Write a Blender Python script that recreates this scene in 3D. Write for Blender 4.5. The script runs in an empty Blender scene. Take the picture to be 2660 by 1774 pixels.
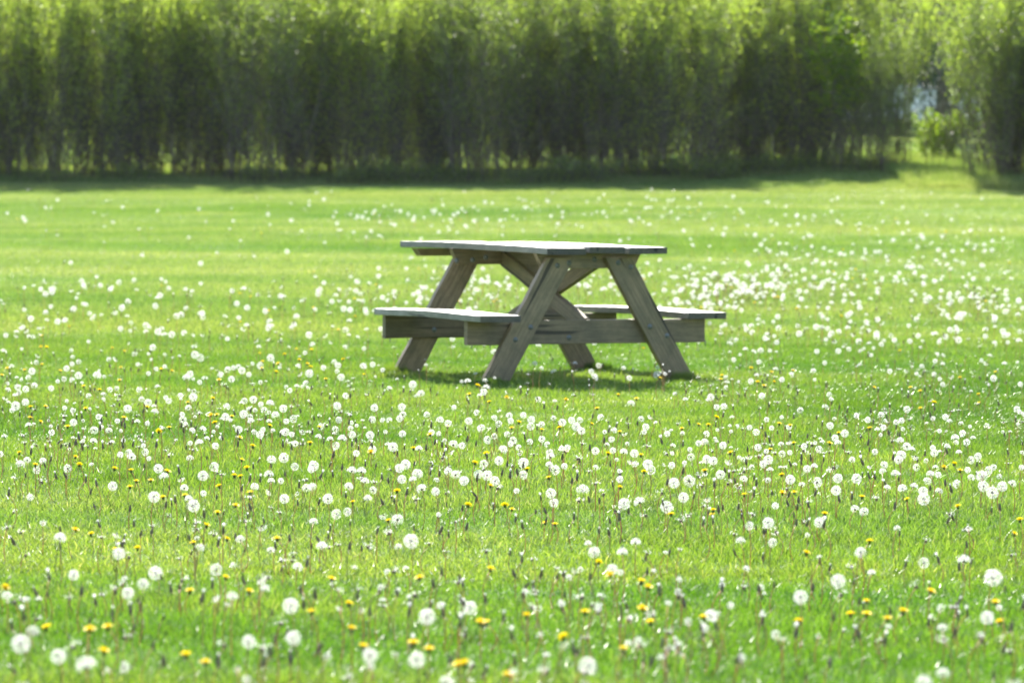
import bpy, math, random
import numpy as np
from mathutils import Vector, Matrix, Euler
rnd = random.Random(11); RNG = np.random.default_rng(7)
SC = bpy.context.scene; COL = SC.collection
R = math.radians

# ---------------------------------------------------------------- camera
CAM_H, PITCH, ROLL = 1.111, -0.041, 0.0099
cam = bpy.data.cameras.new('camera'); co = bpy.data.objects.new('camera', cam); COL.objects.link(co)
cam.sensor_width = 36.0; cam.lens = 36.0*9500/2660; cam.clip_start = 0.5; cam.clip_end = 2000
_f = Vector((0, math.cos(PITCH), math.sin(PITCH))); _r = Vector((1, 0, 0)); _u = _r.cross(_f)
_r2 = _r*math.cos(ROLL)+_u*math.sin(ROLL); _u2 = _u*math.cos(ROLL)-_r*math.sin(ROLL)
co.matrix_world = Matrix(((_r2.x, _u2.x, -_f.x, 0), (_r2.y, _u2.y, -_f.y, 0), (_r2.z, _u2.z, -_f.z, CAM_H), (0, 0, 0, 1)))
cam.dof.use_dof = True; cam.dof.focus_distance = 14.4; cam.dof.aperture_fstop = 5.2; cam.dof.aperture_blades = 0
SC.camera = co

# ---------------------------------------------------------------- sky, sun, exposure
SUN_EL, SUN_AZ = R(43), R(-7)          # azimuth from +Y (view direction), negative = left of the view
w = bpy.data.worlds.new("World"); SC.world = w; w.use_nodes = True
nt = w.node_tree; bg = nt.nodes['Background']
sky = nt.nodes.new('ShaderNodeTexSky'); sky.sky_type = 'NISHITA'; sky.sun_disc = False
sky.sun_elevation = SUN_EL; sky.sun_rotation = SUN_AZ; sky.altitude = 100; sky.dust_density = 1.5
nt.links.new(sky.outputs[0], bg.inputs[0]); bg.inputs[1].default_value = 0.12
sd = bpy.data.lights.new('sun', 'SUN'); sd.energy = 5.0; sd.angle = R(0.53); sd.color = (1.0, 0.95, 0.86)
so = bpy.data.objects.new('sun', sd); COL.objects.link(so)
sdir = Vector((math.sin(SUN_AZ)*math.cos(SUN_EL), math.cos(SUN_AZ)*math.cos(SUN_EL), math.sin(SUN_EL)))
so.rotation_euler = sdir.to_track_quat('Z', 'Y').to_euler(); so.location = (0, 20, 30)
SC.view_settings.view_transform = 'Standard'; SC.view_settings.look = 'None'
SC.view_settings.exposure = 1.6; SC.view_settings.gamma = 1.0
SC.render.engine = 'CYCLES'
SC.cycles.max_bounces = 12; SC.cycles.transmission_bounces = 6; SC.cycles.diffuse_bounces = 9; SC.cycles.glossy_bounces = 2
SC.cycles.transparent_max_bounces = 8; SC.cycles.sample_clamp_indirect = 6

# ---------------------------------------------------------------- helpers
def tag(o, label=None, cat=None, group=None, kind=None):
    if label: o['label'] = label
    if cat: o['category'] = cat
    if group: o['group'] = group
    if kind: o['kind'] = kind
    return o
def mesh_np(name, V, faces, mats, mi=None, smooth=False):
    """faces: list of (n x k) int arrays"""
    me = bpy.data.meshes.new(name); V = np.asarray(V, np.float32)
    me.vertices.add(len(V)); me.vertices.foreach_set('co', V.ravel())
    faces = [np.asarray(f, np.int32) for f in faces if len(f)]
    loops = np.concatenate([f.ravel() for f in faces]); tot = np.concatenate([np.full(len(f), f.shape[1], np.int32) for f in faces])
    st = np.concatenate([[0], np.cumsum(tot)[:-1]]).astype(np.int32)
    me.loops.add(len(loops)); me.loops.foreach_set('vertex_index', loops)
    me.polygons.add(len(tot)); me.polygons.foreach_set('loop_start', st); me.polygons.foreach_set('loop_total', tot)
    for m in mats: me.materials.append(m)
    if mi is not None: me.polygons.foreach_set('material_index', np.asarray(mi, np.int32))
    me.polygons.foreach_set('use_smooth', np.full(len(tot), smooth))
    me.update(calc_edges=True); return me
def link(name, me, parent=None):
    o = bpy.data.objects.new(name, me); COL.objects.link(o)
    if parent is not None: o.parent = parent
    return o
def empty(name, loc=(0, 0, 0), rz=0.0):
    o = bpy.data.objects.new(name, None); COL.objects.link(o); o.empty_display_size = .05
    o.location = loc; o.rotation_euler = (0, 0, rz); return o
class Geo:
    """collects triangles and quads with a material index"""
    def __init__(s): s.V = []; s.n = 0; s.T = []; s.Q = []; s.tm = []; s.qm = []
    def add(s, V, tris=None, quads=None, m=0):
        V = np.asarray(V, float).reshape(-1, 3)
        if tris is not None and len(tris): t = np.asarray(tris)+s.n; s.T.append(t); s.tm.append(np.full(len(t), m))
        if quads is not None and len(quads): q = np.asarray(quads)+s.n; s.Q.append(q); s.qm.append(np.full(len(q), m))
        s.V.append(V); s.n += len(V)
    def arrays(s):
        V = np.concatenate(s.V); T = np.concatenate(s.T) if s.T else np.zeros((0, 3), int); Q = np.concatenate(s.Q) if s.Q else np.zeros((0, 4), int)
        mi = np.concatenate((s.tm or [np.zeros(0)])+(s.qm or [np.zeros(0)]))
        return V, T, Q, mi
    def mesh(s, name, mats, smooth=False):
        V, T, Q, mi = s.arrays(); return mesh_np(name, V, [T, Q], mats, mi, smooth)
def tube(g, P, rad, n=5, m=0):
    P = np.asarray(P, float); k = len(P); rad = np.broadcast_to(rad, (k,))
    T = np.gradient(P, axis=0); T /= np.linalg.norm(T, axis=1)[:, None]+1e-9
    ref = np.array([0.3, 0.9, 0.1]) if abs(T[0][2]) > .7 else np.array([0, 0, 1.])
    A = np.cross(T, ref); A /= np.linalg.norm(A, axis=1)[:, None]+1e-9; B = np.cross(T, A)
    a = np.arange(n)*2*np.pi/n
    V = P[:, None, :]+rad[:, None, None]*(np.cos(a)[None, :, None]*A[:, None, :]+np.sin(a)[None, :, None]*B[:, None, :])
    i, j = np.meshgrid(np.arange(k-1), np.arange(n), indexing='ij'); j2 = (j+1) % n
    q = np.stack([i*n+j, i*n+j2, (i+1)*n+j2, (i+1)*n+j], -1).reshape(-1, 4)
    V = np.concatenate([V.reshape(-1, 3), P[:1], P[-1:]])
    c0, c1 = k*n, k*n+1; jj = np.arange(n)
    t = np.concatenate([np.stack([np.full(n, c0), (jj+1) % n, jj], -1), np.stack([np.full(n, c1), (k-1)*n+jj, (k-1)*n+(jj+1) % n], -1)])
    g.add(V, t, q, m)
def smat(name):
    m = bpy.data.materials.new(name); m.use_nodes = True
    return m, m.node_tree, m.node_tree.nodes, m.node_tree.links, m.node_tree.nodes['Principled BSDF'], m.node_tree.nodes['Material Output']
def ramp(nt_, fac, stops):
    n = nt_.nodes.new('ShaderNodeValToRGB'); e = n.color_ramp.elements
    while len(e) < len(stops): e.new(.5)
    for k, (p, c) in enumerate(stops): e[k].position = p; e[k].color = (*c, 1)
    nt_.links.new(fac, n.inputs[0]); return n.outputs[0]
def noise(nt_, vec, scale, detail=3, rough=.5):
    n = nt_.nodes.new('ShaderNodeTexNoise'); n.inputs['Scale'].default_value = scale; n.inputs['Detail'].default_value = detail
    n.inputs['Roughness'].default_value = rough
    if vec is not None: nt_.links.new(vec, n.inputs['Vector'])
    return n.outputs['Fac']
def mixc(nt_, fac, a, b, mode='MIX'):
    n = nt_.nodes.new('ShaderNodeMix'); n.data_type = 'RGBA'; n.blend_type = mode
    for s_, v in ((n.inputs[0], fac), (n.inputs[6], a), (n.inputs[7], b)):
        if hasattr(v, 'is_linked') or hasattr(v, 'links'): nt_.links.new(v, s_)
        else: s_.default_value = v if isinstance(v, float) else (*v, 1)
    return n.outputs[2]
def mapping(nt_, vec, scale):
    n = nt_.nodes.new('ShaderNodeMapping'); n.inputs['Scale'].default_value = scale; nt_.links.new(vec, n.inputs['Vector']); return n.outputs[0]
def leaf_material(name, cols, rough=.45, trans=.5, tcol=(1.25, 1.1, .45), spec=.4, big=None, bigscale=.35, patches=False):
    """thin green surface: colour varies per leaf and over the ground, light passes through"""
    m, t, N, L, p, out = smat(name)
    geo = N.new('ShaderNodeNewGeometry')
    c = ramp(t, geo.outputs['Random Per Island'], cols)
    if big is not None:
        f = noise(t, mapping(t, geo.outputs['Position'], (.16, 1, 1)), bigscale, 4, .6)  # shading of lawn undulations painted as stretched noise bands
        f2 = ramp(t, f, [(.36, (0, 0, 0)), (.64, (1, 1, 1))])
        c = mixc(t, f2, c, mixc(t, 1.0, c, big, 'MULTIPLY'))
    if patches:                                            # lusher, darker patches of lawn; grazing sun sheen painted into the far lawn
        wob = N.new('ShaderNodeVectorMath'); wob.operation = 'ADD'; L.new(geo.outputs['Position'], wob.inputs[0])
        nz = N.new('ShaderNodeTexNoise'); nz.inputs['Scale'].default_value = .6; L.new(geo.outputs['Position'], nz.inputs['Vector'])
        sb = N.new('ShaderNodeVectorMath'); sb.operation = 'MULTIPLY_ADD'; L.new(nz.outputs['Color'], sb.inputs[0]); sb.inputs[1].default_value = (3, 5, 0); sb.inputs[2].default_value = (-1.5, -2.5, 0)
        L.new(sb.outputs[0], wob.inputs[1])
        for (x0, y0, rx, ry, col) in ((4.2, 18.8, 3.6, 5.0, (.56, .71, .42)), (-2.6, 17.3, 2.6, 2.3, (.66, .80, .5)), (.5, 9.0, 5.0, 1.3, (.70, .86, .62)), (-1.5, 23.5, 8., 2.2, (.74, .86, .66)), (3., 36., 16., 1.8, (.72, .86, .6)), (-3., 44., 12., 1.6, (.7, .85, .6)), (-.8, 12.6, 4., 1.6, (1.12, 1.05, 1.5))):
            mp = N.new('ShaderNodeMapping'); mp.inputs['Location'].default_value = (-x0/rx, -y0/ry, 0); mp.inputs['Scale'].default_value = (1/rx, 1/ry, 0); L.new(wob.outputs[0], mp.inputs['Vector'])
            ln = N.new('ShaderNodeVectorMath'); ln.operation = 'LENGTH'; L.new(mp.outputs[0], ln.inputs[0])
            c = mixc(t, ramp(t, ln.outputs['Value'], [(.6, (1, 1, 1)), (1.15, (0, 0, 0))]), c, mixc(t, 1.0, c, col, 'MULTIPLY'))
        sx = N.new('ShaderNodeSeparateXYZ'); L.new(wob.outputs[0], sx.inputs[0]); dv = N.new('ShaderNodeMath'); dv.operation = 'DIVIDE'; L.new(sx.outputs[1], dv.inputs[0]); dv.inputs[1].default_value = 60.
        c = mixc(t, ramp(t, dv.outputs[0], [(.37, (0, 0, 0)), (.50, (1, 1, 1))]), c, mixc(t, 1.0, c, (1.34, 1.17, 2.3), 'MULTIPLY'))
    L.new(c, p.inputs['Base Color']); p.inputs['Roughness'].default_value = rough; p.inputs['Specular IOR Level'].default_value = spec
    tr = N.new('ShaderNodeBsdfTranslucent'); L.new(mixc(t, 1.0, c, tcol, 'MULTIPLY'), tr.inputs[0])
    mx = N.new('ShaderNodeMixShader'); mx.inputs[0].default_value = trans
    L.new(p.outputs[0], mx.inputs[1]); L.new(tr.outputs[0], mx.inputs[2]); L.new(mx.outputs[0], out.inputs[0])
    return m
def plain(name, col, rough=.6, spec=.3, metal=0., vary=.25, scale=30.):
    m, t, N, L, p, out = smat(name)
    tc = N.new('ShaderNodeTexCoord'); f = noise(t, tc.outputs['Object'], scale, 4)
    L.new(ramp(t, f, [(.3, tuple(c*(1-vary) for c in col)), (.7, tuple(min(1, c*(1+vary)) for c in col))]), p.inputs['Base Color'])
    p.inputs['Roughness'].default_value = rough; p.inputs['Specular IOR Level'].default_value = spec; p.inputs['Metallic'].default_value = metal
    return m

M = {}
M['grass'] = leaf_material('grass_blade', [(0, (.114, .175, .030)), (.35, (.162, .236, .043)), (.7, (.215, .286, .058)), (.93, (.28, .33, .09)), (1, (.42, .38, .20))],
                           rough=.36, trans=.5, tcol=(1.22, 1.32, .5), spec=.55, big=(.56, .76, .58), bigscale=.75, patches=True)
M['leaf_bright'] = leaf_material('young_leaf', [(0, (.19, .26, .06)), (.5, (.27, .34, .09)), (1, (.38, .43, .15))], rough=.5, trans=.62, tcol=(1.45, 1.6, .5), spec=.35)
M['leaf_dark'] = leaf_material('dark_leaf', [(0, (.13, .18, .06)), (.6, (.19, .26, .08)), (1, (.27, .34, .11))], rough=.5, trans=.55, tcol=(1.3, 1.4, .45), spec=.35)
M['leaf_lime'] = leaf_material('lime_leaf', [(0, (.12, .21, .03)), (.5, (.17, .27, .035)), (1, (.24, .31, .05))], rough=.5, trans=.55, tcol=(1.5, 1.5, .3), spec=.35)
M['needle'] = leaf_material('needle', [(0, (.02, .045, .022)), (1, (.04, .08, .04))], rough=.6, trans=.1)
M['bark'] = plain('bark', (.17, .15, .125), .9, .1, vary=.5, scale=12)
M['pale_bark'] = plain('pale_bark', (.20, .18, .14), .85, .1, vary=.5, scale=12)
M['bud'] = plain('bud_green', (.15, .115, .07), .6, .3, vary=.4, scale=200)
M['core'] = plain('seed_brown', (.09, .075, .05), .8, .1, vary=.3, scale=300)
M['calyx'] = plain('calyx_green', (.07, .11, .025), .6, .3, vary=.3, scale=200)
def pappus_mat():
    m, t, N, L, p, out = smat('pappus')
    d = N.new('ShaderNodeBsdfDiffuse'); d.inputs[0].default_value = (.80, .795, .78, 1)
    tr = N.new('ShaderNodeBsdfTranslucent'); tr.inputs[0].default_value = (.82, .81, .78, 1)
    mx = N.new('ShaderNodeMixShader'); mx.inputs[0].default_value = .55
    L.new(d.outputs[0], mx.inputs[1]); L.new(tr.outputs[0], mx.inputs[2]); L.new(mx.outputs[0], out.inputs[0]); return m
M['pappus'] = pappus_mat()
def petal_mat():
    m, t, N, L, p, out = smat('petal')
    geo = N.new('ShaderNodeNewGeometry')
    c = ramp(t, geo.outputs['Random Per Island'], [(0, (.80, .60, .005)), (.5, (.85, .70, .008)), (1, (.9, .78, .02))])
    L.new(c, p.inputs['Base Color']); p.inputs['Roughness'].default_value = .6
    tr = N.new('ShaderNodeBsdfTranslucent'); L.new(c, tr.inputs[0])
    mx = N.new('ShaderNodeMixShader'); mx.inputs[0].default_value = .4
    L.new(p.outputs[0], mx.inputs[1]); L.new(tr.outputs[0], mx.inputs[2]); L.new(mx.outputs[0], out.inputs[0]); return m
M['petal'] = petal_mat()
def stem_mat():
    m, t, N, L, p, out = smat('flower_stem')
    oi = N.new('ShaderNodeObjectInfo'); geo = N.new('ShaderNodeNewGeometry'); a = N.new('ShaderNodeMath'); a.operation = 'ADD'
    L.new(oi.outputs['Random'], a.inputs[0]); L.new(geo.outputs['Random Per Island'], a.inputs[1]); b = N.new('ShaderNodeMath'); b.operation = 'FRACT'; L.new(a.outputs[0], b.inputs[0])
    c = ramp(t, b.outputs[0], [(0, (.30, .36, .12)), (.45, (.48, .36, .18)), (.8, (.52, .30, .18)), (1, (.40, .21, .12))])
    L.new(c, p.inputs['Base Color']); p.inputs['Roughness'].default_value = .5
    tr = N.new('ShaderNodeBsdfTranslucent'); L.new(c, tr.inputs[0]); mx = N.new('ShaderNodeMixShader'); mx.inputs[0].default_value = .5
    L.new(p.outputs[0], mx.inputs[1]); L.new(tr.outputs[0], mx.inputs[2]); L.new(mx.outputs[0], out.inputs[0]); return m
M['stem'] = stem_mat()
def wood_mat(name, dark, light, seed):
    m, t, N, L, p, out = smat(name)
    tc = N.new('ShaderNodeTexCoord'); oi = N.new('ShaderNodeObjectInfo')
    off = N.new('ShaderNodeVectorMath'); off.operation = 'SCALE'; cb = N.new('ShaderNodeCombineXYZ')
    for k in range(3): L.new(oi.outputs['Random'], cb.inputs[k])
    L.new(cb.outputs[0], off.inputs[0]); off.inputs[3].default_value = 37.
    ad = N.new('ShaderNodeVectorMath'); L.new(tc.outputs['Object'], ad.inputs[0]); L.new(off.outputs[0], ad.inputs[1])
    g1 = noise(t, mapping(t, ad.outputs[0], (1.2, 22, 22)), 3.2, 6, .65)
    g2 = noise(t, mapping(t, ad.outputs[0], (.8, 5, 5)), 1.6, 3, .5)
    fine = noise(t, mapping(t, ad.outputs[0], (4, 120, 120)), 3., 3, .6)
    c = ramp(t, g1, [(.28, dark), (.5, tuple((a+b)/2 for a, b in zip(dark, light))), (.72, light)])
    c = mixc(t, ramp(t, g2, [(.35, (0, 0, 0)), (.7, (.5, .5, .5))]), c, (.15, .13, .075))
    vo = N.new('ShaderNodeTexVoronoi'); vo.inputs['Scale'].default_value = 2.6; L.new(mapping(t, ad.outputs[0], (1, 2.2, 2.2)), vo.inputs['Vector'])
    kn = ramp(t, vo.outputs['Distance'], [(.035, (1, 1, 1)), (.075, (0, 0, 0))])
    c = mixc(t, kn, c, (.035, .028, .018))
    ck = ramp(t, fine, [(.30, (.55, .55, .55)), (.42, (1, 1, 1))]); c = mixc(t, 1.0, c, ck, 'MULTIPLY')
    crk = noise(t, mapping(t, ad.outputs[0], (.9, 30, 14)), 1.1, 2, .4)
    c = mixc(t, ramp(t, crk, [(.655, (0, 0, 0)), (.68, (1, 1, 1))]), c, tuple(v*.35 for v in dark))
    st = noise(t, ad.outputs[0], 7, 4, .7); c = mixc(t, 1.0, c, ramp(t, st, [(.35, (.72, .74, .70)), (.6, (1.08, 1.05, 1.0))]), 'MULTIPLY')
    hs = N.new('ShaderNodeMapRange'); hs.inputs[3].default_value = .82; hs.inputs[4].default_value = 1.2; L.new(oi.outputs['Random'], hs.inputs[0])
    hv = N.new('ShaderNodeHueSaturation'); L.new(hs.outputs[0], hv.inputs['Value']); L.new(c, hv.inputs['Color']); c = hv.outputs[0]
    L.new(c, p.inputs['Base Color']); p.inputs['Roughness'].default_value = .52; p.inputs['Specular IOR Level'].default_value = .5
    bp = N.new('ShaderNodeBump'); bp.inputs['Strength'].default_value = .35; bp.inputs['Distance'].default_value = .003
    L.new(fine, bp.inputs['Height']); L.new(bp.outputs[0], p.inputs['Normal']); return m
M['wood'] = wood_mat('weathered_board', (.145, .104, .058), (.35, .262, .155), 1)
M['wood_top'] = wood_mat('sunlit_top_board', (.50, .49, .47), (.76, .75, .72), 2)  # glare on the plank tops painted into a pale wood colour
M['wood_end'] = wood_mat('end_grain', (.04, .037, .032), (.095, .09, .078), 3)
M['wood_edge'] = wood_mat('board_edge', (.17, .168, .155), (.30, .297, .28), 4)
M['steel'] = plain('galvanised', (.20, .21, .20), .6, .4, .4, .2, 200)

# ---------------------------------------------------------------- terrain
TK = [(-5, .12), (0, .1), (4, .06), (8, .02), (11, -.02), (15, -.045), (19, -.02), (22, 0), (24, .02), (26, .10), (28, .22), (31, .36), (35, .53), (40, .72), (45, .88), (50, 1.07), (55, 1.27), (60, 1.5), (70, 1.9), (80, 2.4), (98, 3.3), (130, 6.2), (200, 10), (400, 14)]
_kx = np.array([a for a, b in TK]); _kz = np.array([b for a, b in TK])
def ss(t): t = np.clip(t, 0, 1); return t*t*(3-2*t)
def hz(x, y):
    x = np.asarray(x, float); y = np.asarray(y, float)
    z = (np.interp(y-1.2, _kx, _kz)+np.interp(y, _kx, _kz)*2+np.interp(y+1.2, _kx, _kz))/4
    z = z+.0099*x*ss((y-25)/15)
    z = z+.16*np.exp(-((x-5.6)/2.2)**2)*ss((y-46)/7)
    z = z+.035*np.sin(x*.25+y*.30+1)*np.sin(y*.75+.3*x)*ss((abs(y-22)-3)/4)*np.where(y < 60, 1, 0)
    return z
def build_ground():
    xs = np.unique(np.concatenate([np.linspace(-150, -30, 16), np.linspace(-30, 30, 121), np.linspace(30, 150, 16)]))
    ys = np.unique(np.concatenate([np.linspace(-40, 0, 9), np.linspace(0, 90, 271), np.linspace(90, 260, 22)]))
    X, Y = np.meshgrid(xs, ys); V = np.stack([X, Y, hz(X, Y)], -1).reshape(-1, 3)
    a, b = np.meshgrid(np.arange(len(ys)-1), np.arange(len(xs)-1), indexing='ij'); n = len(xs)
    q = np.stack([a*n+b, a*n+b+1, (a+1)*n+b+1, (a+1)*n+b], -1).reshape(-1, 4)
    m, t, N, L, p, out = smat('lawn_soil')
    geo = N.new('ShaderNodeNewGeometry')
    f = noise(t, geo.outputs['Position'], 9, 6, .7); f2 = noise(t, geo.outputs['Position'], .4, 3)
    c = ramp(t, f, [(.3, (.05, .10, .014)), (.55, (.09, .17, .02)), (.75, (.14, .20, .04))])
    c = mixc(t, ramp(t, f2, [(.4, (0, 0, 0)), (.6, (1, 1, 1))]), c, mixc(t, 1.0, c, (.7, .85, .7), 'MULTIPLY'))
    L.new(c, p.inputs['Base Color']); p.inputs['Roughness'].default_value = .9; p.inputs['Specular IOR Level'].default_value = .1
    o = link('ground', mesh_np('ground', V, [q], [m], None, True)); tag(o, kind='structure')
build_ground()

# ---------------------------------------------------------------- mown grass: patches of real blades set out over the lawn
def grass_patch(seed, n, hmin, hmax, size=1.16, wid=.0030):
    r = np.random.default_rng(seed)
    px, py = r.uniform(-size/2, size/2, n), r.uniform(-size/2, size/2, n)
    cl = .5+.5*np.sin(px*9+seed)*np.cos(py*8-seed)
    h = r.uniform(hmin, hmax, n)*(.75+.5*cl)*np.where(r.random(n) < .05, 1.5, 1)
    wd = wid*r.uniform(.7, 1.4, n)*np.where(r.random(n) < .04, 1.8, 1)
    a = r.uniform(0, 2*np.pi, n); la = r.uniform(0, 2*np.pi, n); ln = r.uniform(.2, 1.1, n)*h
    ux, uy = np.cos(a)*wd/2, np.sin(a)*wd/2; dx, dy = np.cos(la)*ln, np.sin(la)*ln
    V = np.zeros((n, 5, 3))
    V[:, 0] = np.stack([px-ux, py-uy, np.zeros(n)-.01], -1); V[:, 1] = np.stack([px+ux, py+uy, np.zeros(n)-.01], -1)
    V[:, 2] = np.stack([px+ux*.85+dx*.35, py+uy*.85+dy*.35, h*.6], -1); V[:, 3] = np.stack([px-ux*.85+dx*.35, py-uy*.85+dy*.35, h*.6], -1)
    V[:, 4] = np.stack([px+dx, py+dy, h*.95], -1)
    b = np.arange(n)*5
    q = np.stack([b, b+1, b+2, b+3], -1); t = np.stack([b+3, b+2, b+4], -1)
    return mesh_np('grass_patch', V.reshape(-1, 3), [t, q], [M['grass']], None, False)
gcol = bpy.data.collections.new('grass_patches')      # patch meshes only; never linked to the scene
for k in range(4):
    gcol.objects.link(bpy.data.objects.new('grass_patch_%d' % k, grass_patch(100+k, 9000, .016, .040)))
FEET = []
for (lx, ly) in ((-.58, .72), (-.58, -.60), (.54, .70), (.54, -.60)):
    A_ = math.pi/2+.517; FEET.append((math.cos(A_)*(lx+18.8739)-math.sin(A_)*(ly-10.9678), math.sin(A_)*(lx+18.8739)+math.cos(A_)*(ly-10.9678)))
def build_grass():
    pts, rot, idx, scl = [], [], [], []
    for y in np.arange(5.5, 92, 1.0):
        hw = .14*y*1.25+2.0
        for x in np.arange(-math.ceil(hw), math.ceil(hw)+.5, 1.0):
            X, Y = x, y
            z = float(hz(X, Y)); gx = float(hz(X+.3, Y)-hz(X-.3, Y))/.6; gy = float(hz(X, Y+.3)-hz(X, Y-.3))/.6
            n = Vector((-gx, -gy, 1)).normalized(); q = Vector((0, 0, 1)).rotation_difference(n)
            e = (q.to_matrix() @ Matrix.Rotation(rnd.randrange(4)*math.pi/2, 3, 'Z')).to_euler()
            pts.append((X, Y, z)); rot.append(tuple(e)); idx.append(rnd.randrange(4))
            s = rnd.uniform(.85, 1.2)
            tall = ss((Y-(49.3 if X > 5.6 else 53.6))/1.2)*(3.0 if X > 5.6 else 1.6)*(1 if Y < 60 else 0)
            scl.append((1, 1, s*(1+float(tall))))
    # unmown tufts round the feet of the picnic table
    for (fx, fy) in FEET:
        for k in range(5):
            X, Y = fx+rnd.gauss(0, .05), fy+rnd.gauss(0, .06)
            pts.append((X, Y, float(hz(X, Y)))); rot.append((0, 0, rnd.uniform(0, 6.28))); idx.append(rnd.randrange(4)); scl.append((.10, .10, rnd.uniform(1.0, 1.7)))
    me = bpy.data.meshes.new('grass'); me.from_pydata(pts, [], [])
    for nm, typ, dat in (('rot', 'FLOAT_VECTOR', rot), ('scl', 'FLOAT_VECTOR', scl)):
        at = me.attributes.new(nm, typ, 'POINT'); at.data.foreach_set('vector', np.array(dat, np.float32).ravel())
    at = me.attributes.new('idx', 'INT', 'POINT'); at.data.foreach_set('value', np.array(idx, np.int32))
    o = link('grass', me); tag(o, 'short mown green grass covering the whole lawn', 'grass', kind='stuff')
    ng = bpy.data.node_groups.new('grass_scatter', 'GeometryNodeTree')
    ng.interface.new_socket('Geometry', in_out='INPUT', socket_type='NodeSocketGeometry'); ng.interface.new_socket('Geometry', in_out='OUTPUT', socket_type='NodeSocketGeometry')
    gi = ng.nodes.new('NodeGroupInput'); go = ng.nodes.new('NodeGroupOutput'); ip = ng.nodes.new('GeometryNodeInstanceOnPoints'); ci = ng.nodes.new('GeometryNodeCollectionInfo')
    ci.inputs['Collection'].default_value = gcol; ci.inputs['Separate Children'].default_value = True; ci.inputs['Reset Children'].default_value = True
    ip.inputs['Pick Instance'].default_value = True
    def attr(nm, typ):
        a = ng.nodes.new('GeometryNodeInputNamedAttribute'); a.data_type = typ; a.inputs['Name'].default_value = nm
        return [s_ for s_ in a.outputs if s_.enabled and s_.name == 'Attribute'][0]
    ng.links.new(gi.outputs[0], ip.inputs['Points']); ng.links.new(ci.outputs[0], ip.inputs['Instance'])
    ng.links.new(attr('idx', 'INT'), ip.inputs['Instance Index'])
    e2r = ng.nodes.new('FunctionNodeEulerToRotation'); ng.links.new(attr('rot', 'FLOAT_VECTOR'), e2r.inputs[0]); ng.links.new(e2r.outputs[0], ip.inputs['Rotation'])
    ng.links.new(attr('scl', 'FLOAT_VECTOR'), ip.inputs['Scale']); ng.links.new(ip.outputs[0], go.inputs[0])
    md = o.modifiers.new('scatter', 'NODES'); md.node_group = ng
build_grass()

# ---------------------------------------------------------------- picnic table (table frame: x = length, near end negative; y = width, left positive)
YAW = -0.517; TCX, TCY = -18.8739, 10.9678; ZO = .045
ang = math.pi/2-YAW
_ca, _sa = math.cos(ang), math.sin(ang)
tx, ty = _ca*(-TCX)-_sa*(-TCY), _sa*(-TCX)+_ca*(-TCY)
table = empty('picnic_table', (tx, ty, 0), ang)
tag(table, 'weathered grey wooden picnic table with attached benches standing in the lawn', 'picnic table')
def board(name, A, B, wdir, w, t, mat, cutA=None, cutB=None, warp=None, chamfer=None, nseg=10, bev=.004, parent=table, label=None):
    """board from A to B (centre line), width w along wdir, thickness t. cutA/cutB: shift of the end along the board per unit of width."""
    A = Vector(A); B = Vector(B); e1 = (B-A); Ln = e1.length; e1.normalize(); e2 = Vector(wdir); e2 = (e2-e1*e2.dot(e1)).normalized(); e3 = e1.cross(e2)
    g = Geo(); sec = []
    for (a, b) in ((-1, -1), (1, -1), (1, 1), (-1, 1)):      # rounded rectangle section
        for k in range(3):
            th = {(-1, -1): math.pi, (1, -1): 1.5*math.pi, (1, 1): 0, (-1, 1): .5*math.pi}[(a, b)]+k*math.pi/4
            sec.append((a*(w/2-bev)+bev*math.cos(th), b*(t/2-bev)+bev*math.sin(th)))
    sec = np.array(sec); ns = len(sec); V = []
    for i in range(nseg+1):
        s = i/nseg; x = s*Ln
        for (p, q) in sec:
            xx = x
            if cutA is not None: xx += (1-s)*cutA*p
            if cutB is not None: xx += s*cutB*p
            if chamfer:                                    # cut corners on the bottom edge (negative p) at both ends
                lo = (p < 0)
                if lo and i == 0: xx += chamfer
                if lo and i == nseg: xx -= chamfer
            dz = warp(s, p) if warp else 0
            V.append((xx, p+.0016*math.sin(i*2.3+p*40+A.x*9)*(1 if p > 0 else -1), q+dz+.0008*math.sin(i*3.7+p*60)))
    V = np.array(V); qs = []
    for i in range(nseg):
        for j in range(ns): j2 = (j+1) % ns; qs.append((i*ns+j, i*ns+j2, (i+1)*ns+j2, (i+1)*ns+j))
    c0, c1 = V[:ns].mean(0), V[-ns:].mean(0); V = np.concatenate([V, [c0, c1]]); n0 = (nseg+1)*ns
    ts = [(n0, (j+1) % ns, j) for j in range(ns)]+[(n0+1, nseg*ns+j, nseg*ns+(j+1) % ns) for j in range(ns)]
    if mat is M['wood_top']:                               # faces painted pale with sun glare, edges and dark end grain with shade
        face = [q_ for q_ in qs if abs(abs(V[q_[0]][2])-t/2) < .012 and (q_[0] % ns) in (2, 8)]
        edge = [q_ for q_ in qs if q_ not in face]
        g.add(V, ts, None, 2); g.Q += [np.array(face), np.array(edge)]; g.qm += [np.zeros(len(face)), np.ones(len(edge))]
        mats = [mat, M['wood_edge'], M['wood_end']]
    else: g.add(V, ts, qs); mats = [mat]
    o = link(name, g.mesh(name, mats), parent)
    o.matrix_local = Matrix(((e1.x, e2.x, e3.x, A.x), (e1.y, e2.y, e3.y, A.y), (e1.z, e2.z, e3.z, A.z), (0, 0, 0, 1)))
    if label: o['label'] = label
    return o
Wt, Lt, ot, pw = .8167, 1.8115, .2032, .2609; Ht = .75+ZO; Hs = .3604+ZO
ny, fy = -Lt/2+ot, Lt/2+ot
gapc = (Wt-3*pw)/2
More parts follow.
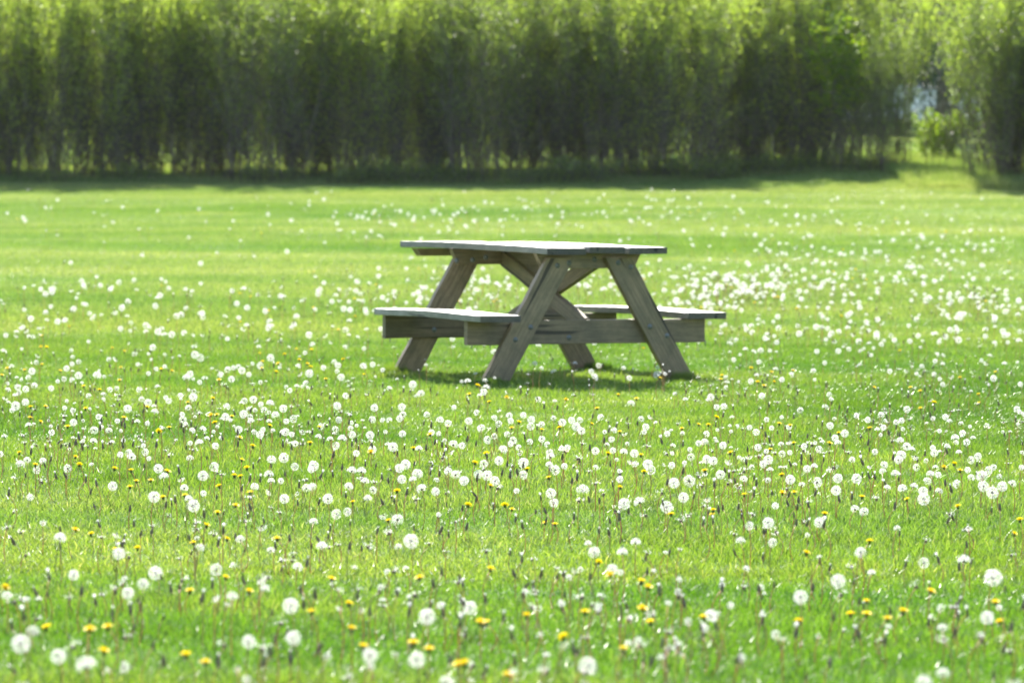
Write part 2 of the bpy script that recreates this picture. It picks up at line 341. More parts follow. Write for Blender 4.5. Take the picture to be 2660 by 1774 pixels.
for k in range(3):
    yc = Wt/2-pw/2-k*(pw+gapc)
    if k == 0: wf = lambda s, p: -.004+.012*max(0, 1-s/.3)**2+.003*math.sin(s*7)
    elif k == 1: wf = lambda s, p: .002*math.sin(s*9+1)-.002
    else: wf = lambda s, p: .004*math.cos(s*5)+.002*(p/.13)
    board('tabletop_plank', (ny+.003*k, yc, Ht-.019), (fy-.004*k, yc, Ht-.019), (0, -1, 0), pw if k != 1 else pw-.022, .038, M['wood_top'], warp=lambda s, p, wf=wf: -wf(s, -p) if False else wf(s, -p), nseg=24)
for (sgn, L_, oo, lab) in ((1, 1.3103, -.1218, 'left seat plank'), (-1, 1.3621, .0772, 'right seat plank')):
    yc = sgn*(.8849+.6201)/2
    board('seat_plank', (-L_/2+oo, yc, Hs-.019), (L_/2+oo, yc, Hs-.019), (0, -1, 0), .2648, .038, M['wood_top'], warp=lambda s, p: .004*math.cos(s*6.3)-.003, nseg=24)
xb, Bb, sy, Cc = .5441, .8067, .0339, .368
zb, zc = Hs-.038, Ht-.038
for x0 in (-xb+.019, xb-.019-.038):
    board('seat_bearer', (x0, Bb+sy, zb-.0705), (x0, -Bb+sy, zb-.0705), (0, 0, 1), .14, .038, M['wood'])
for x0 in (-xb+.019, xb-.019-.038):
    board('tabletop_cleat', (x0, Cc+sy-.012, zc-.0455), (x0, -Cc+sy+.012, zc-.0455), (0, 0, 1), .089, .038, M['wood'], chamfer=.045, nseg=2)
board('tabletop_batten', (.955, .39, zc-.0235), (.955, -.36, zc-.0235), (0, 0, 1), .045, .07, M['wood'], chamfer=.03, nseg=2)
def leg(x0, ytop, ybot, ztop, zbot):
    A = Vector((x0, ytop, ztop)); B = Vector((x0, ybot, zbot)); d_ = (B-A).normalized()
    wd = Vector((0, 1, 0)); wd = (wd-d_*wd.dot(d_)).normalized()
    k = -wd.z/d_.z                                        # horizontal cut: move along the board so that z stays level
    return board('leg', A, B, wd, .154, .038, M['wood'], cutA=k, cutB=k)
for x0 in (-xb-.0195, xb-.038+.0195+.0):
    # outer edges from the photograph: left y = .351+.596*(.657-z); right y = -(.268+.62*(.633-z)) in table coordinates
    zt, zb_ = .683, -.09
    leg(x0, .351+.596*(.657-zt)-.09, .351+.596*(.657-zb_)-.09, zt+ZO, zb_+ZO)
    leg(x0, -(.268+.62*(.633-zt))+.092, -(.268+.62*(.633-zb_))+.092, zt+ZO, zb_+ZO)
board('brace', (-xb+.045, .026, .29+ZO), (xb-.05, .026, .665+ZO), (0, 0, 1), .089, .038, M['wood'], cutA=0, cutB=-.5)
board('brace', (xb-.085, -.022, .29+ZO), (-xb+.045, -.022, .655+ZO), (0, 0, 1), .089, .038, M['wood'], cutA=0, cutB=-.5)
def bolt(x, y, z, ax=-1):
    g = Geo(); a = np.arange(12)*2*np.pi/12
    rings = [(0, .016), (.003, .0155), (.0035, .0095), (.010, .0085), (.0115, .004)]
    V = [(ax*h, r_*math.cos(t_), r_*math.sin(t_)) for h, r_ in rings for t_ in a]
    q = [(i*12+j, i*12+(j+1) % 12, (i+1)*12+(j+1) % 12, (i+1)*12+j) for i in range(4) for j in range(12)]
    V.append((ax*.012, 0, 0)); t = [(60, 48+(j+1) % 12, 48+j) for j in range(12)]
    g.add(V, t, q); o = link('bolt', g.mesh('bolt', [M['steel']], True), table); o.location = (x, y, z)
xl = -xb-.0195-.019
for (y, z) in ((.445, .283), (.545, .212), (-.364, .279), (-.484, .224), (.27, .639), (.192, .655), (-.142, .655), (-.228, .63)): bolt(xl, y, z+ZO)
bolt(-xb-.0005, .165, .219+ZO); bolt(-xb-.0005, -.002, .674+ZO)
for (y, z) in ((.51, .23), (.36, .645), (.25, .65), (.16, .665)): bolt(xb-.0575-.019, y, z+ZO)
def screw(x, y, z):
    g = Geo(); tube(g, [(0, 0, .01), (0, 0, -.012), (0, 0, -.028)], [.0035, .0032, .0008], 6)
    o = link('screw', g.mesh('screw', [M['steel']], True), table); o.location = (x, y, z)
for x0 in (-xb+.019, xb-.057):
    for y in (.80, .68, -.66, -.79): screw(x0, y+sy*0, zb-.14)
    screw(x0, .0, zc-.089)

# ---------------------------------------------------------------- shrubs and trees
def shrub_meshes(seed, height, rad, nstem, ntwig, nleaf, lmat, low=.25, leaf=(.046, .022), lean=.25, lowleaf=.3, bark='bark', tw=1.0):
    r = np.random.default_rng(seed); gs = Geo(); LV = []
    for s in range(nstem):
        a = r.uniform(0, 2*np.pi); rr = rad*.62*math.sqrt(r.random()); hgt = height*r.uniform(.72, 1.05)
        b = np.array([math.cos(a)*rr, math.sin(a)*rr, 0]); top = b*(1+lean*1.4)+np.array([r.normal()*.22*rad, r.normal()*.22*rad, hgt])
        k = 9; t = np.linspace(0, 1, k); P = b[None]*(1-t[:, None])+top[None]*t[:, None]
        P[:, :2] += np.cumsum(r.normal(0, .035, (k, 2)), 0)*t[:, None]; P[0, 2] = -.05
        r0 = r.uniform(.003, .009)*height/3.; tube(gs, P, r0*(1-.86*t), 5)
        for w_ in range(int(ntwig*1.3)):
            bare = w_ >= ntwig
            u = (.04+.6*r.random()) if bare else low+(1-low)*r.random()**.8; i = min(int(u*(k-1)), k-2); f_ = u*(k-1)-i; p0 = P[i]*(1-f_)+P[i+1]*f_
            az = r.uniform(0, 2*np.pi); el = r.uniform(.55, 1.35); ln = tw*r.uniform(.25, .75)*(1.15-.55*u)*(.6+.4*rad)
            dr = np.array([math.cos(az)*math.cos(el), math.sin(az)*math.cos(el), math.sin(el)])
            kk = 4; tt = np.linspace(0, 1, kk); Q = p0[None]+dr[None]*ln*tt[:, None]; Q[:, 2] += .12*ln*tt**2; Q += r.normal(0, .012, Q.shape)*tt[:, None]
            tube(gs, Q, .0055*(1-.8*tt)+.001, 3)
            n = int(nleaf*(1 if u > .5 else lowleaf+(1-lowleaf)*max(0, (u-low))/(.5-low+1e-6)))
            if bare or n < 1: continue
            q = r.random(n)**.8; base = p0[None]+dr[None]*ln*q[:, None]; base[:, 2] += .12*ln*q**2
            base += r.normal(0, .035, (n, 3))
            la = r.uniform(0, 2*np.pi, n); le = r.uniform(-.7, .9, n)
            d_ = np.stack([np.cos(la)*np.cos(le), np.sin(la)*np.cos(le), np.sin(le)], -1)
            sd_ = np.cross(d_, r.normal(0, 1, (n, 3))); sd_ /= np.linalg.norm(sd_, axis=1)[:, None]
            sz = r.uniform(.6, 1.35, n)[:, None]
            LV.append(np.stack([base, base+d_*leaf[0]*.5*sz+sd_*leaf[1]*.5*sz, base+d_*leaf[0]*sz, base+d_*leaf[0]*.5*sz-sd_*leaf[1]*.5*sz], 1).reshape(-1, 3))
    LV = np.concatenate(LV); q = np.arange(len(LV)).reshape(-1, 4)
    return gs.mesh('stems', [M[bark]], True), mesh_np('foliage', LV, [q], [M[lmat]])
def place_shrub(kindmesh, x, y, s=1.0, rz=0.0, sz=None, name='shrub', label='', cat='shrub', group=None, parts=('stems', 'foliage')):
    t = empty(name, (x, y, float(hz(x, y))-.02), rz); tag(t, label, cat, group)
    for nm, me in zip(parts, kindmesh):
        o = link(nm, me, t); o.scale = (s, s, sz or s)
    return t
SM = [shrub_meshes(20+k, 3.05, 1.0, 34, 18, 25, 'leaf_bright', low=.02, lowleaf=.34) for k in range(3)]
SD = [shrub_meshes(40+k, 2.9, 1.0, 36, 18, 23, 'leaf_dark', low=.08, lowleaf=.3) for k in range(2)]
SL = shrub_meshes(60, 2.15, .5, 9, 14, 16, 'leaf_lime', low=.42, leaf=(.08, .045), lowleaf=.4)
GH = 'leafy shrubs of the dense hedge behind the lawn'
LB = 'tall leafy shrub with bright spring green top in the dense hedge row'
def pxx(px, D): return (px-1330)/9500*D
# front row (full-resolution column of the photograph only decides where along the hedge each shrub stands)
front = [(-220, 54.6, 0, 1.0), (-60, 55.2, 1, 1.06), (90, 54.8, 2, .98), (240, 55.3, 0, 1.05), (400, 54.9, 1, 1.0), (540, 55.4, 2, 1.07), (690, 55.0, 3, 1.02), (830, 55.4, 0, .98),
         (960, 54.9, 1, 1.05), (1100, 55.3, 2, 1.0), (1240, 55.0, 3, 1.04), (1370, 55.5, 0, .97), (1500, 55.0, 4, 1.03), (1640, 55.3, 1, 1.05), (1780, 54.9, 2, .98), (1920, 55.2, 3, 1.0),
         (2060, 54.9, 0, 1.02), (2190, 55.4, 4, .98), (2700, 51.4, 1, 1.0), (2680, 52.6, 0, 1.0), (2790, 51.9, 4, 1.05), (2650, 52.4, 4, .85), (2860, 50.6, 3, 1.05), (2980, 50.4, 0, 1.0), (-360, 55, 1, 1), (3060, 51, 1, 1.0)]
kinds = SM+SD
for i, (px, y, k, s) in enumerate(front):
    y += rnd.uniform(-.45, .35); s *= rnd.uniform(.93, 1.07)
    place_shrub(kinds[k], pxx(px, y), y, s, rnd.uniform(0, 6.28), label=LB if k < 3 else 'darker tall shrub with grey green leaves in the dense hedge row', group=GH if k < 3 else 'darker shrubs of the hedge behind the lawn')
for row, (y0, n) in enumerate(((56.1, 22), (57.0, 24))):
    for i in range(n):
        px = -380+i*(3500/n)+rnd.uniform(-40, 40)
        if 2210 < px < 2640: continue
        if px > 2570 and row == 0: px = min(px, 2900)+60
        place_shrub(kinds[rnd.choice((0, 1, 2, 3, 4) if row == 0 else (0, 1, 2))], pxx(px, y0), y0+rnd.uniform(-.4, .4), rnd.uniform(.95, 1.1) if row == 0 else rnd.uniform(.6, .85), rnd.uniform(0, 6.28),
                    label='leafy shrub standing in the back rows of the hedge', group='shrubs in the back rows of the hedge')
place_shrub(SL, pxx(2190, 53.9), 53.9, 1.0, .4, label='bright lime green young shrub standing out in the right part of the hedge', name='lime_shrub')
place_shrub(SD[0], pxx(2285, 53.8), 53.8, .72, 2.2, label='low dark shrub at the left side of the gap in the hedge')
SH = shrub_meshes(77, 3.0, 1.0, 16, 16, 26, 'leaf_bright', low=.52)
place_shrub(SH, pxx(2415, 55.0), 55.0, 1.0, 1.0, label='thin shrub whose leafy top closes the gap in the hedge')
place_shrub(SH, pxx(2500, 56.6), 56.6, 1.1, 3.0, label='second thin shrub behind the gap in the hedge, bare below and leafy above')
place_shrub(SD[1], pxx(2605, 51.6), 51.6, .95, 1.2, label='dark tall shrub at the right side of the gap, nearest to the lawn')
gapm = shrub_meshes(71, 1.25, .8, 14, 14, 26, 'leaf_lime', low=.1, leaf=(.07, .04), lowleaf=.8)
place_shrub(gapm, pxx(2445, 57.5), 57.5, .6, 0, label='low sunlit yellow green bush inside the gap of the hedge', name='bush', cat='bush')
TT = shrub_meshes(90, 8.2, 2.3, 16, 70, 40, 'leaf_bright', low=.01, leaf=(.14, .075), lowleaf=1.0)
for i in range(27):
    px, y = -420+i*138+rnd.uniform(-25, 25), 89+(i*5 % 9)
    place_shrub(TT, pxx(px, y), y, rnd.uniform(.95, 1.1), rnd.uniform(0, 6), name='tree', label='pale green tree far behind the hedge, seen through its twigs', cat='tree', group='trees far behind the hedge', parts=('trunk', 'crown'))
def conifer():
    r = np.random.default_rng(3); gs = Geo(); gl = Geo()
    tube(gs, [(0, 0, -.05), (.02, 0, 2.5), (0, .03, 5), (0, 0, 8)], [.16, .12, .08, .02], 8)
    V = []
    for k in range(260):
        z = r.uniform(.6, 7.8); ln = (8.1-z)*.26*r.uniform(.7, 1.1); a = r.uniform(0, 6.28)
        for j in range(34):
            t = r.random(); p = np.array([math.cos(a)*ln*t, math.sin(a)*ln*t, z-.25*ln*t])+r.normal(0, .05, 3)
            d_ = r.normal(0, 1, 3); d_ /= np.linalg.norm(d_); s_ = np.cross(d_, r.normal(0, 1, 3)); s_ /= np.linalg.norm(s_)
            V += [p, p+d_*.05+s_*.02, p+d_*.11, p+d_*.05-s_*.02]
    V = np.array(V); return gs.mesh('trunk', [M['bark']], True), mesh_np('crown', V, [np.arange(len(V)).reshape(-1, 4)], [M['needle']])
place_shrub(conifer(), pxx(2440, 72), 72, 1, 0, name='conifer_tree', label='dark blue green conifer showing above the gap in the hedge', cat='conifer tree', parts=('trunk', 'crown'))
place_shrub(SM[1], pxx(1075, 55.5), 55.5, 1.0, 2.0, label=LB, group=GH)
# low brushwood along the foot of the hedge
BR = [shrub_meshes(120+k, .36, .75, 30, 7, 8, 'leaf_dark', low=.03, lowleaf=.9, lean=.5, tw=.26) for k in range(2)]
for i in range(38):
    px = -300+i*70+rnd.uniform(-25, 25)
    if px > 2330: break
    if rnd.random() < .3: continue
    yy = 54.3+rnd.uniform(-.5, .6)
    place_shrub(BR[i % 2], pxx(px, yy), yy, rnd.uniform(.35, 1.0), rnd.uniform(0, 6.28), name='brushwood', label='low dark twiggy brushwood at the foot of the hedge', cat='bush', group='low brushwood along the foot of the hedge')
# pale post behind the hedge
g = Geo(); tube(g, [(0, 0, -.1), (0, 0, 3.5), (0, 0, 7.0)], [.09, .075, .06], 12); tube(g, [(0, 0, 7.0), (0, 0, 7.06)], [.075, .075], 12)
px_, py_ = pxx(1389, 63.5), 63.5
tag(link('post', g.mesh('post', [plain('painted_post', (.62, .66, .70), .5, .4, .0, .1)], True)), 'pale grey post rising behind the middle of the hedge', 'post').location = (px_, py_, float(hz(px_, py_)))

# car parked beyond the hedge
def build_car():
    D = 77.0; cx_ = pxx(2275, D); base = float(hz(cx_, D))
    t = empty('parked_car', (cx_, D, base)); tag(t, 'silver white car parked beyond the hedge, glimpsed through the gap on the right', 'car')
    paint = plain('car_paint', (.85, .84, .81), .5, .3, 0, .03); glass = plain('car_glass', (.05, .055, .05), .35, .4, 0, .1); rub = plain('tyre_rubber', (.02, .02, .02), .8, .2); trim = plain('alloy', (.5, .5, .52), .3, .5, .8, .1)
    def prof(pts, y0, y1, inset=0):
        g = Geo(); n = len(pts); V = [(x, y, z) for y in (y0, y1) for (x, z) in pts]
        V = np.array(V, float)
        q = [(j, (j+1) % n, n+(j+1) % n, n+j) for j in range(n)]
        c = [V[:n].mean(0), V[n:].mean(0)]; V = np.concatenate([V, c])
        tr = [(2*n, (j+1) % n, j) for j in range(n)]+[(2*n+1, n+j, n+(j+1) % n) for j in range(n)]
        g.add(V, tr, q); return g
    body = [(-2.15, .35), (-2.2, .65), (-2.12, .92), (-1.6, 1.0), (1.0, .98), (1.75, .86), (2.12, .68), (2.18, .42), (2.05, .28), (-2.0, .26)]
    link('body', prof(body, -.85, .85).mesh('body', [paint]), t).modifiers.new('b', 'BEVEL').width = .06
    cab = [(-1.75, .985), (-1.25, 1.38), (-.6, 1.47), (.15, 1.44), (1.02, .965)]
    link('roof', prof([(-1.32, 1.385), (-.62, 1.475), (.18, 1.445), (.14, 1.40), (-.6, 1.43), (-1.25, 1.345)], -.70, .70).mesh('roof', [paint]), t)
    link('windows', prof([(x, z-.012) for x, z in cab], -.74, .74).mesh('windows', [glass]), t).modifiers.new('b', 'BEVEL').width = .03
    for xx in (-1.35, 1.35):
        for yy in (-.86, .86):
            g = Geo(); a = np.linspace(0, 2*np.pi, 25)
            ring = [(.31*math.cos(v), 0, .31*math.sin(v)) for v in a]
            tube(g, np.array(ring)*.83, .065, 8); o = link('wheel', g.mesh('wheel', [rub], True), t); o.location = (xx, yy, .31)
            g = Geo(); tube(g, [(0, -.05, 0), (0, .05, 0)], [.2, .2], 16); link('rim', g.mesh('rim', [trim]), o)
    for yy in (-.6, .6):
        g = Geo(); tube(g, [(2.10, yy-.12, .66), (2.10, yy+.12, .68)], [.06, .06], 8); link('headlight', g.mesh('headlight', [glass], True), t)
build_car()

# ---------------------------------------------------------------- dandelions
def ico_dirs(n, r):
    i = np.arange(n)+.5; ph = np.arccos(1-2*i/n); th = np.pi*(1+5**.5)*i+r.uniform(0, 6)
    D = np.stack([np.cos(th)*np.sin(ph), np.sin(th)*np.sin(ph), np.cos(ph)], -1)+r.normal(0, .06, (n, 3))
    return D/np.linalg.norm(D, axis=1)[:, None]
def seed_head(seed, n=120, keep=None, spokes=6, wid=.040, core=.20, star=.28):
    """unit radius head: brown core, hair thin beaks, star shaped parachutes"""
    r = np.random.default_rng(seed); D = ico_dirs(n, r)
    if keep is not None: D = D[keep(D, r)]
    g = Geo(); n = len(D)
    A = np.cross(D, r.normal(0, 1, (n, 3))); A /= np.linalg.norm(A, axis=1)[:, None]; B = np.cross(D, A)
    R0 = r.uniform(.72, .84, n)[:, None]
    V = np.stack([D*core+A*.012, D*core-A*.012, D*R0], 1).reshape(-1, 3); g.add(V, np.arange(3*n).reshape(-1, 3), None, 0)
    V = np.stack([D*core*.8+A*.03, D*core*.8-A*.03, D*(core+.13)], 1).reshape(-1, 3); g.add(V, np.arange(3*n).reshape(-1, 3), None, 1)
    for k in range(spokes):
        th = 2*np.pi*k/spokes+r.uniform(0, .5, n)[:, None]; dr = np.cos(th)*A+np.sin(th)*B; pr = -np.sin(th)*A+np.cos(th)*B
        tip = D*(R0+r.uniform(.14, .24, n)[:, None])+dr*star
        V = np.stack([D*R0+dr*.03+pr*wid*.5, D*R0+dr*.03-pr*wid*.5, tip-pr*wid*.3, tip+pr*wid*.3], 1).reshape(-1, 3)
        g.add(V, None, np.arange(4*n).reshape(-1, 4), 0)
    u = np.linspace(0, np.pi, 6); P = np.stack([np.zeros(6), np.zeros(6), -np.cos(u)*core], -1); tube(g, P, core*np.sin(u)+.004, 8, 1)
    return g
def kfull(D, r): return r.random(len(D)) < .97
def kbite(D, r):
    v = r.normal(0, 1, 3); v[2] = -abs(v[2]); v /= np.linalg.norm(v); return (D@v < .45) & (r.random(len(D)) < .95)
def khalf(D, r): return (D[:, 2] > -.15) & (r.random(len(D)) < .9)
def ktatter(D, r):
    v = r.normal(0, 1, 3); v /= np.linalg.norm(v); return (D@v > .1) & (r.random(len(D)) < .7)
HEADK = [kfull, kfull, kfull, kbite, kbite, khalf, khalf, ktatter]
PM = [M['pappus'], M['core']]
HEADS = [seed_head(200+i, 76, k).mesh('seed_head', PM) for i, k in enumerate(HEADK)]
HEADS_LO = [seed_head(300+i, 42, k, spokes=4, wid=.11, star=.28).arrays() for i, k in enumerate(HEADK)]
def bud_geo(seed, tuft):
    r = np.random.default_rng(seed); g = Geo(); u = np.array([0, .08, .25, .5, .75, .92, 1.0]); rr = np.array([.12, .30, .36, .31, .22, .16, .10])
    tube(g, np.stack([np.sin(u*2)*.04, np.zeros(7), u], -1)-np.array([0, 0, .3]), rr*.62, 9, 0)
    for k in range(9):                                     # reflexed bracts under the cup
        a = k*.7+r.uniform(0, .3); o = np.array([math.cos(a), math.sin(a), 0]); s = np.array([-math.sin(a), math.cos(a), 0])
        g.add([o*.12+s*.06+[0, 0, -.27], o*.12-s*.06+[0, 0, -.27], o*.32+[0, 0, -.50-r.uniform(0, .1)]], [(0, 1, 2)], None, 0)
    if tuft:
        for k in range(26):
            a = r.uniform(0, 6.28); l = r.uniform(.25, .5)*tuft; sp = r.uniform(.0, .30)*tuft; o = np.array([math.cos(a), math.sin(a), 0]); s = np.array([-math.sin(a), math.cos(a), 0])*.035
            g.add([o*.05+s+[0, 0, .62], o*.05-s+[0, 0, .62], o*sp+[0, 0, .68+l]-s, o*sp+[0, 0, .68+l]+s], None, [(0, 1, 2, 3)], 1)
    return g
def bald_geo(seed):
    r = np.random.default_rng(seed); g = Geo(); u = np.linspace(0, 1, 5)
    tube(g, np.stack([u*0, u*0, u*.22-.05], -1), np.array([.10, .22, .24, .17, .05]), 9, 0)
    for k in range(12):
        a = k*.52+r.uniform(0, .3); o = np.array([math.cos(a), math.sin(a), 0]); s = np.array([-math.sin(a), math.cos(a), 0])
        g.add([o*.15+s*.07, o*.15-s*.07, o*.42+[0, 0, -.38-r.uniform(0, .15)]], [(0, 1, 2)], None, 0)
    for k in range(7):
        d_ = r.normal(0, 1, 3); d_[2] = abs(d_[2])*.6; d_ /= np.linalg.norm(d_); c = d_*.75; s = np.cross(d_, [0.2, .3, 1.]); s /= np.linalg.norm(s); q = np.cross(d_, s)
        g.add([d_*.15+s*.01, d_*.15-s*.01, c], [(0, 1, 2)], None, 1)
        for j in range(5):
            th = j*1.25; dr = math.cos(th)*s+math.sin(th)*q; pr = -math.sin(th)*s+math.cos(th)*q
            g.add([c+pr*.03, c-pr*.03, c+d_*.15+dr*.3], [(0, 1, 2)], None, 1)
    return g
BUDG = [bud_geo(1, 0), bud_geo(2, 0), bud_geo(3, .8), bud_geo(4, 1.2), bud_geo(5, .5), bald_geo(6), bald_geo(7)]
BM = [M['bud'], M['pappus']]
BUDS_ME = [g.mesh('bud', BM) for g in BUDG]
def bloom_geo(seed, flat):
    r = np.random.default_rng(seed); g = Geo()
    for ring, (n, ln, el) in enumerate(((26, 1.0, .12+flat), (24, .92, .42+flat), (20, .75, .75+flat*.6), (14, .5, 1.1))):
        for k in range(n):
            a = 2*np.pi*k/n+r.uniform(0, .2); e = el+r.normal(0, .09); o = np.array([math.cos(a)*math.cos(e), math.sin(a)*math.cos(e), math.sin(e)]); s = np.array([-math.sin(a), math.cos(a), 0])*.085
            l = ln*r.uniform(.85, 1.08); g.add([s*.6, -s*.6, o*l*.92-s, o*l, o*l*.92+s], [(2, 3, 4)], [(0, 1, 2, 4)], 0)
    return g
def calyx_geo(seed):
    g = Geo(); u = np.linspace(0, 1, 5); tube(g, np.stack([u*0, u*0, u*.5-.52], -1), np.array([.10, .26, .34, .36, .30]), 10, 0)
    for k in range(10):
        a = k*.63; o = np.array([math.cos(a), math.sin(a), 0]); s = np.array([-math.sin(a), math.cos(a), 0])
        g.add([o*.2+s*.07+[0, 0, -.45], o*.2-s*.07+[0, 0, -.45], o*.45+[0, 0, -.75]], [(0, 1, 2)], None, 0)
    return g
BLG = [bloom_geo(1, 0.), bloom_geo(2, .12), bloom_geo(3, .3)]; BLOOMS = [g.mesh('bloom', [M['petal']]) for g in BLG]; CALG = calyx_geo(1); CALYX = CALG.mesh('calyx', [M['calyx']], True)
def stem_geo(seed, n=6):
    r = np.random.default_rng(seed); g = Geo(); t = np.linspace(0, 1, 7); a = r.uniform(0, 6.28); am = r.uniform(.03, .2)
    P = np.stack([np.cos(a)*am*np.sin(np.pi*t)*.15, np.sin(a)*am*np.sin(np.pi*t)*.15, t*1.02-.02], -1)
    P[:, :2] *= 1; tube(g, P, .0016*(1-.25*t), n); return g
STG = [stem_geo(i) for i in range(6)]; STEMS = [g.mesh('stem', [M['stem']], True) for g in STG]; STLO = [stem_geo(i, 3).arrays() for i in range(6)]
def parse(s): return [tuple(float(v)/1000 for v in q.split(',')) for q in s.split(';')]
def dandelion(name, rec, label, cat, group, heads):
    x, y, h, dia = rec; t = empty(name, (x, y, float(hz(x, y))), rnd.uniform(0, 6.28)); tag(t, label, cat, group)
    s = link('stem', rnd.choice(STEMS), t); s.scale = (1, 1, h)
    for nm, me, sc, dz in heads:
        o = link(nm, me, t); o.location = (0, 0, h+dz); o.scale = (sc, sc, sc); o.rotation_euler = (rnd.gauss(0, .22), rnd.gauss(0, .22), rnd.uniform(0, 6.28))
    return t
def merged(name, recs, lowset, mats, scale_f, label, cat, dz=0.):
    """the far remainder of a kind, past the three hundred that show largest: one object"""
    VV, TT_, QQ, TM, QM = [], [], [], [], []; n = 0; sm = len(mats)-1
    for (x, y, h, dia) in recs:
        z = float(hz(x, y)); arrs = [(rnd.choice(STLO), (1, 1, h), 0., sm, False), (rnd.choice(lowset), (scale_f(dia),)*3, h+dz, 0, True)]
        for (V, T, Q, mi), sc, z0, mo, rot in arrs:
            a = rnd.uniform(0, 6.28); V = V*np.array(sc); c, s = math.cos(a), math.sin(a)
            if rot:
                b = rnd.gauss(0, .25); cb, sb = math.cos(b), math.sin(b); V = np.stack([V[:, 0], V[:, 1]*cb-V[:, 2]*sb, V[:, 1]*sb+V[:, 2]*cb], -1)
            V = np.stack([V[:, 0]*c-V[:, 1]*s+x, V[:, 0]*s+V[:, 1]*c+y, V[:, 2]+z+z0], -1)
            VV.append(V); nt_ = len(T)
            if len(T): TT_.append(T+n); TM.append(mi[:nt_]*(0 if mo else 1)+mo)
            if len(Q): QQ.append(Q+n); QM.append(mi[nt_:]*(0 if mo else 1)+mo)
            n += len(V)
    me = mesh_np(name, np.concatenate(VV), [np.concatenate(TT_), np.concatenate(QQ)], mats, np.concatenate(TM+QM))
    tag(link(name, me), label, cat, kind='stuff')
def sides(n, ymin, ymax, dmin, dmax):
    out = []
    for i in range(n):
        y = ymin+(ymax-ymin)*rnd.random()**.8; e = .14*y; x = rnd.uniform(e+.1, e*1.35+1.5)*rnd.choice((-1, 1)); out.append((x, y, rnd.uniform(.08, .18), rnd.uniform(dmin, dmax)))
    return out
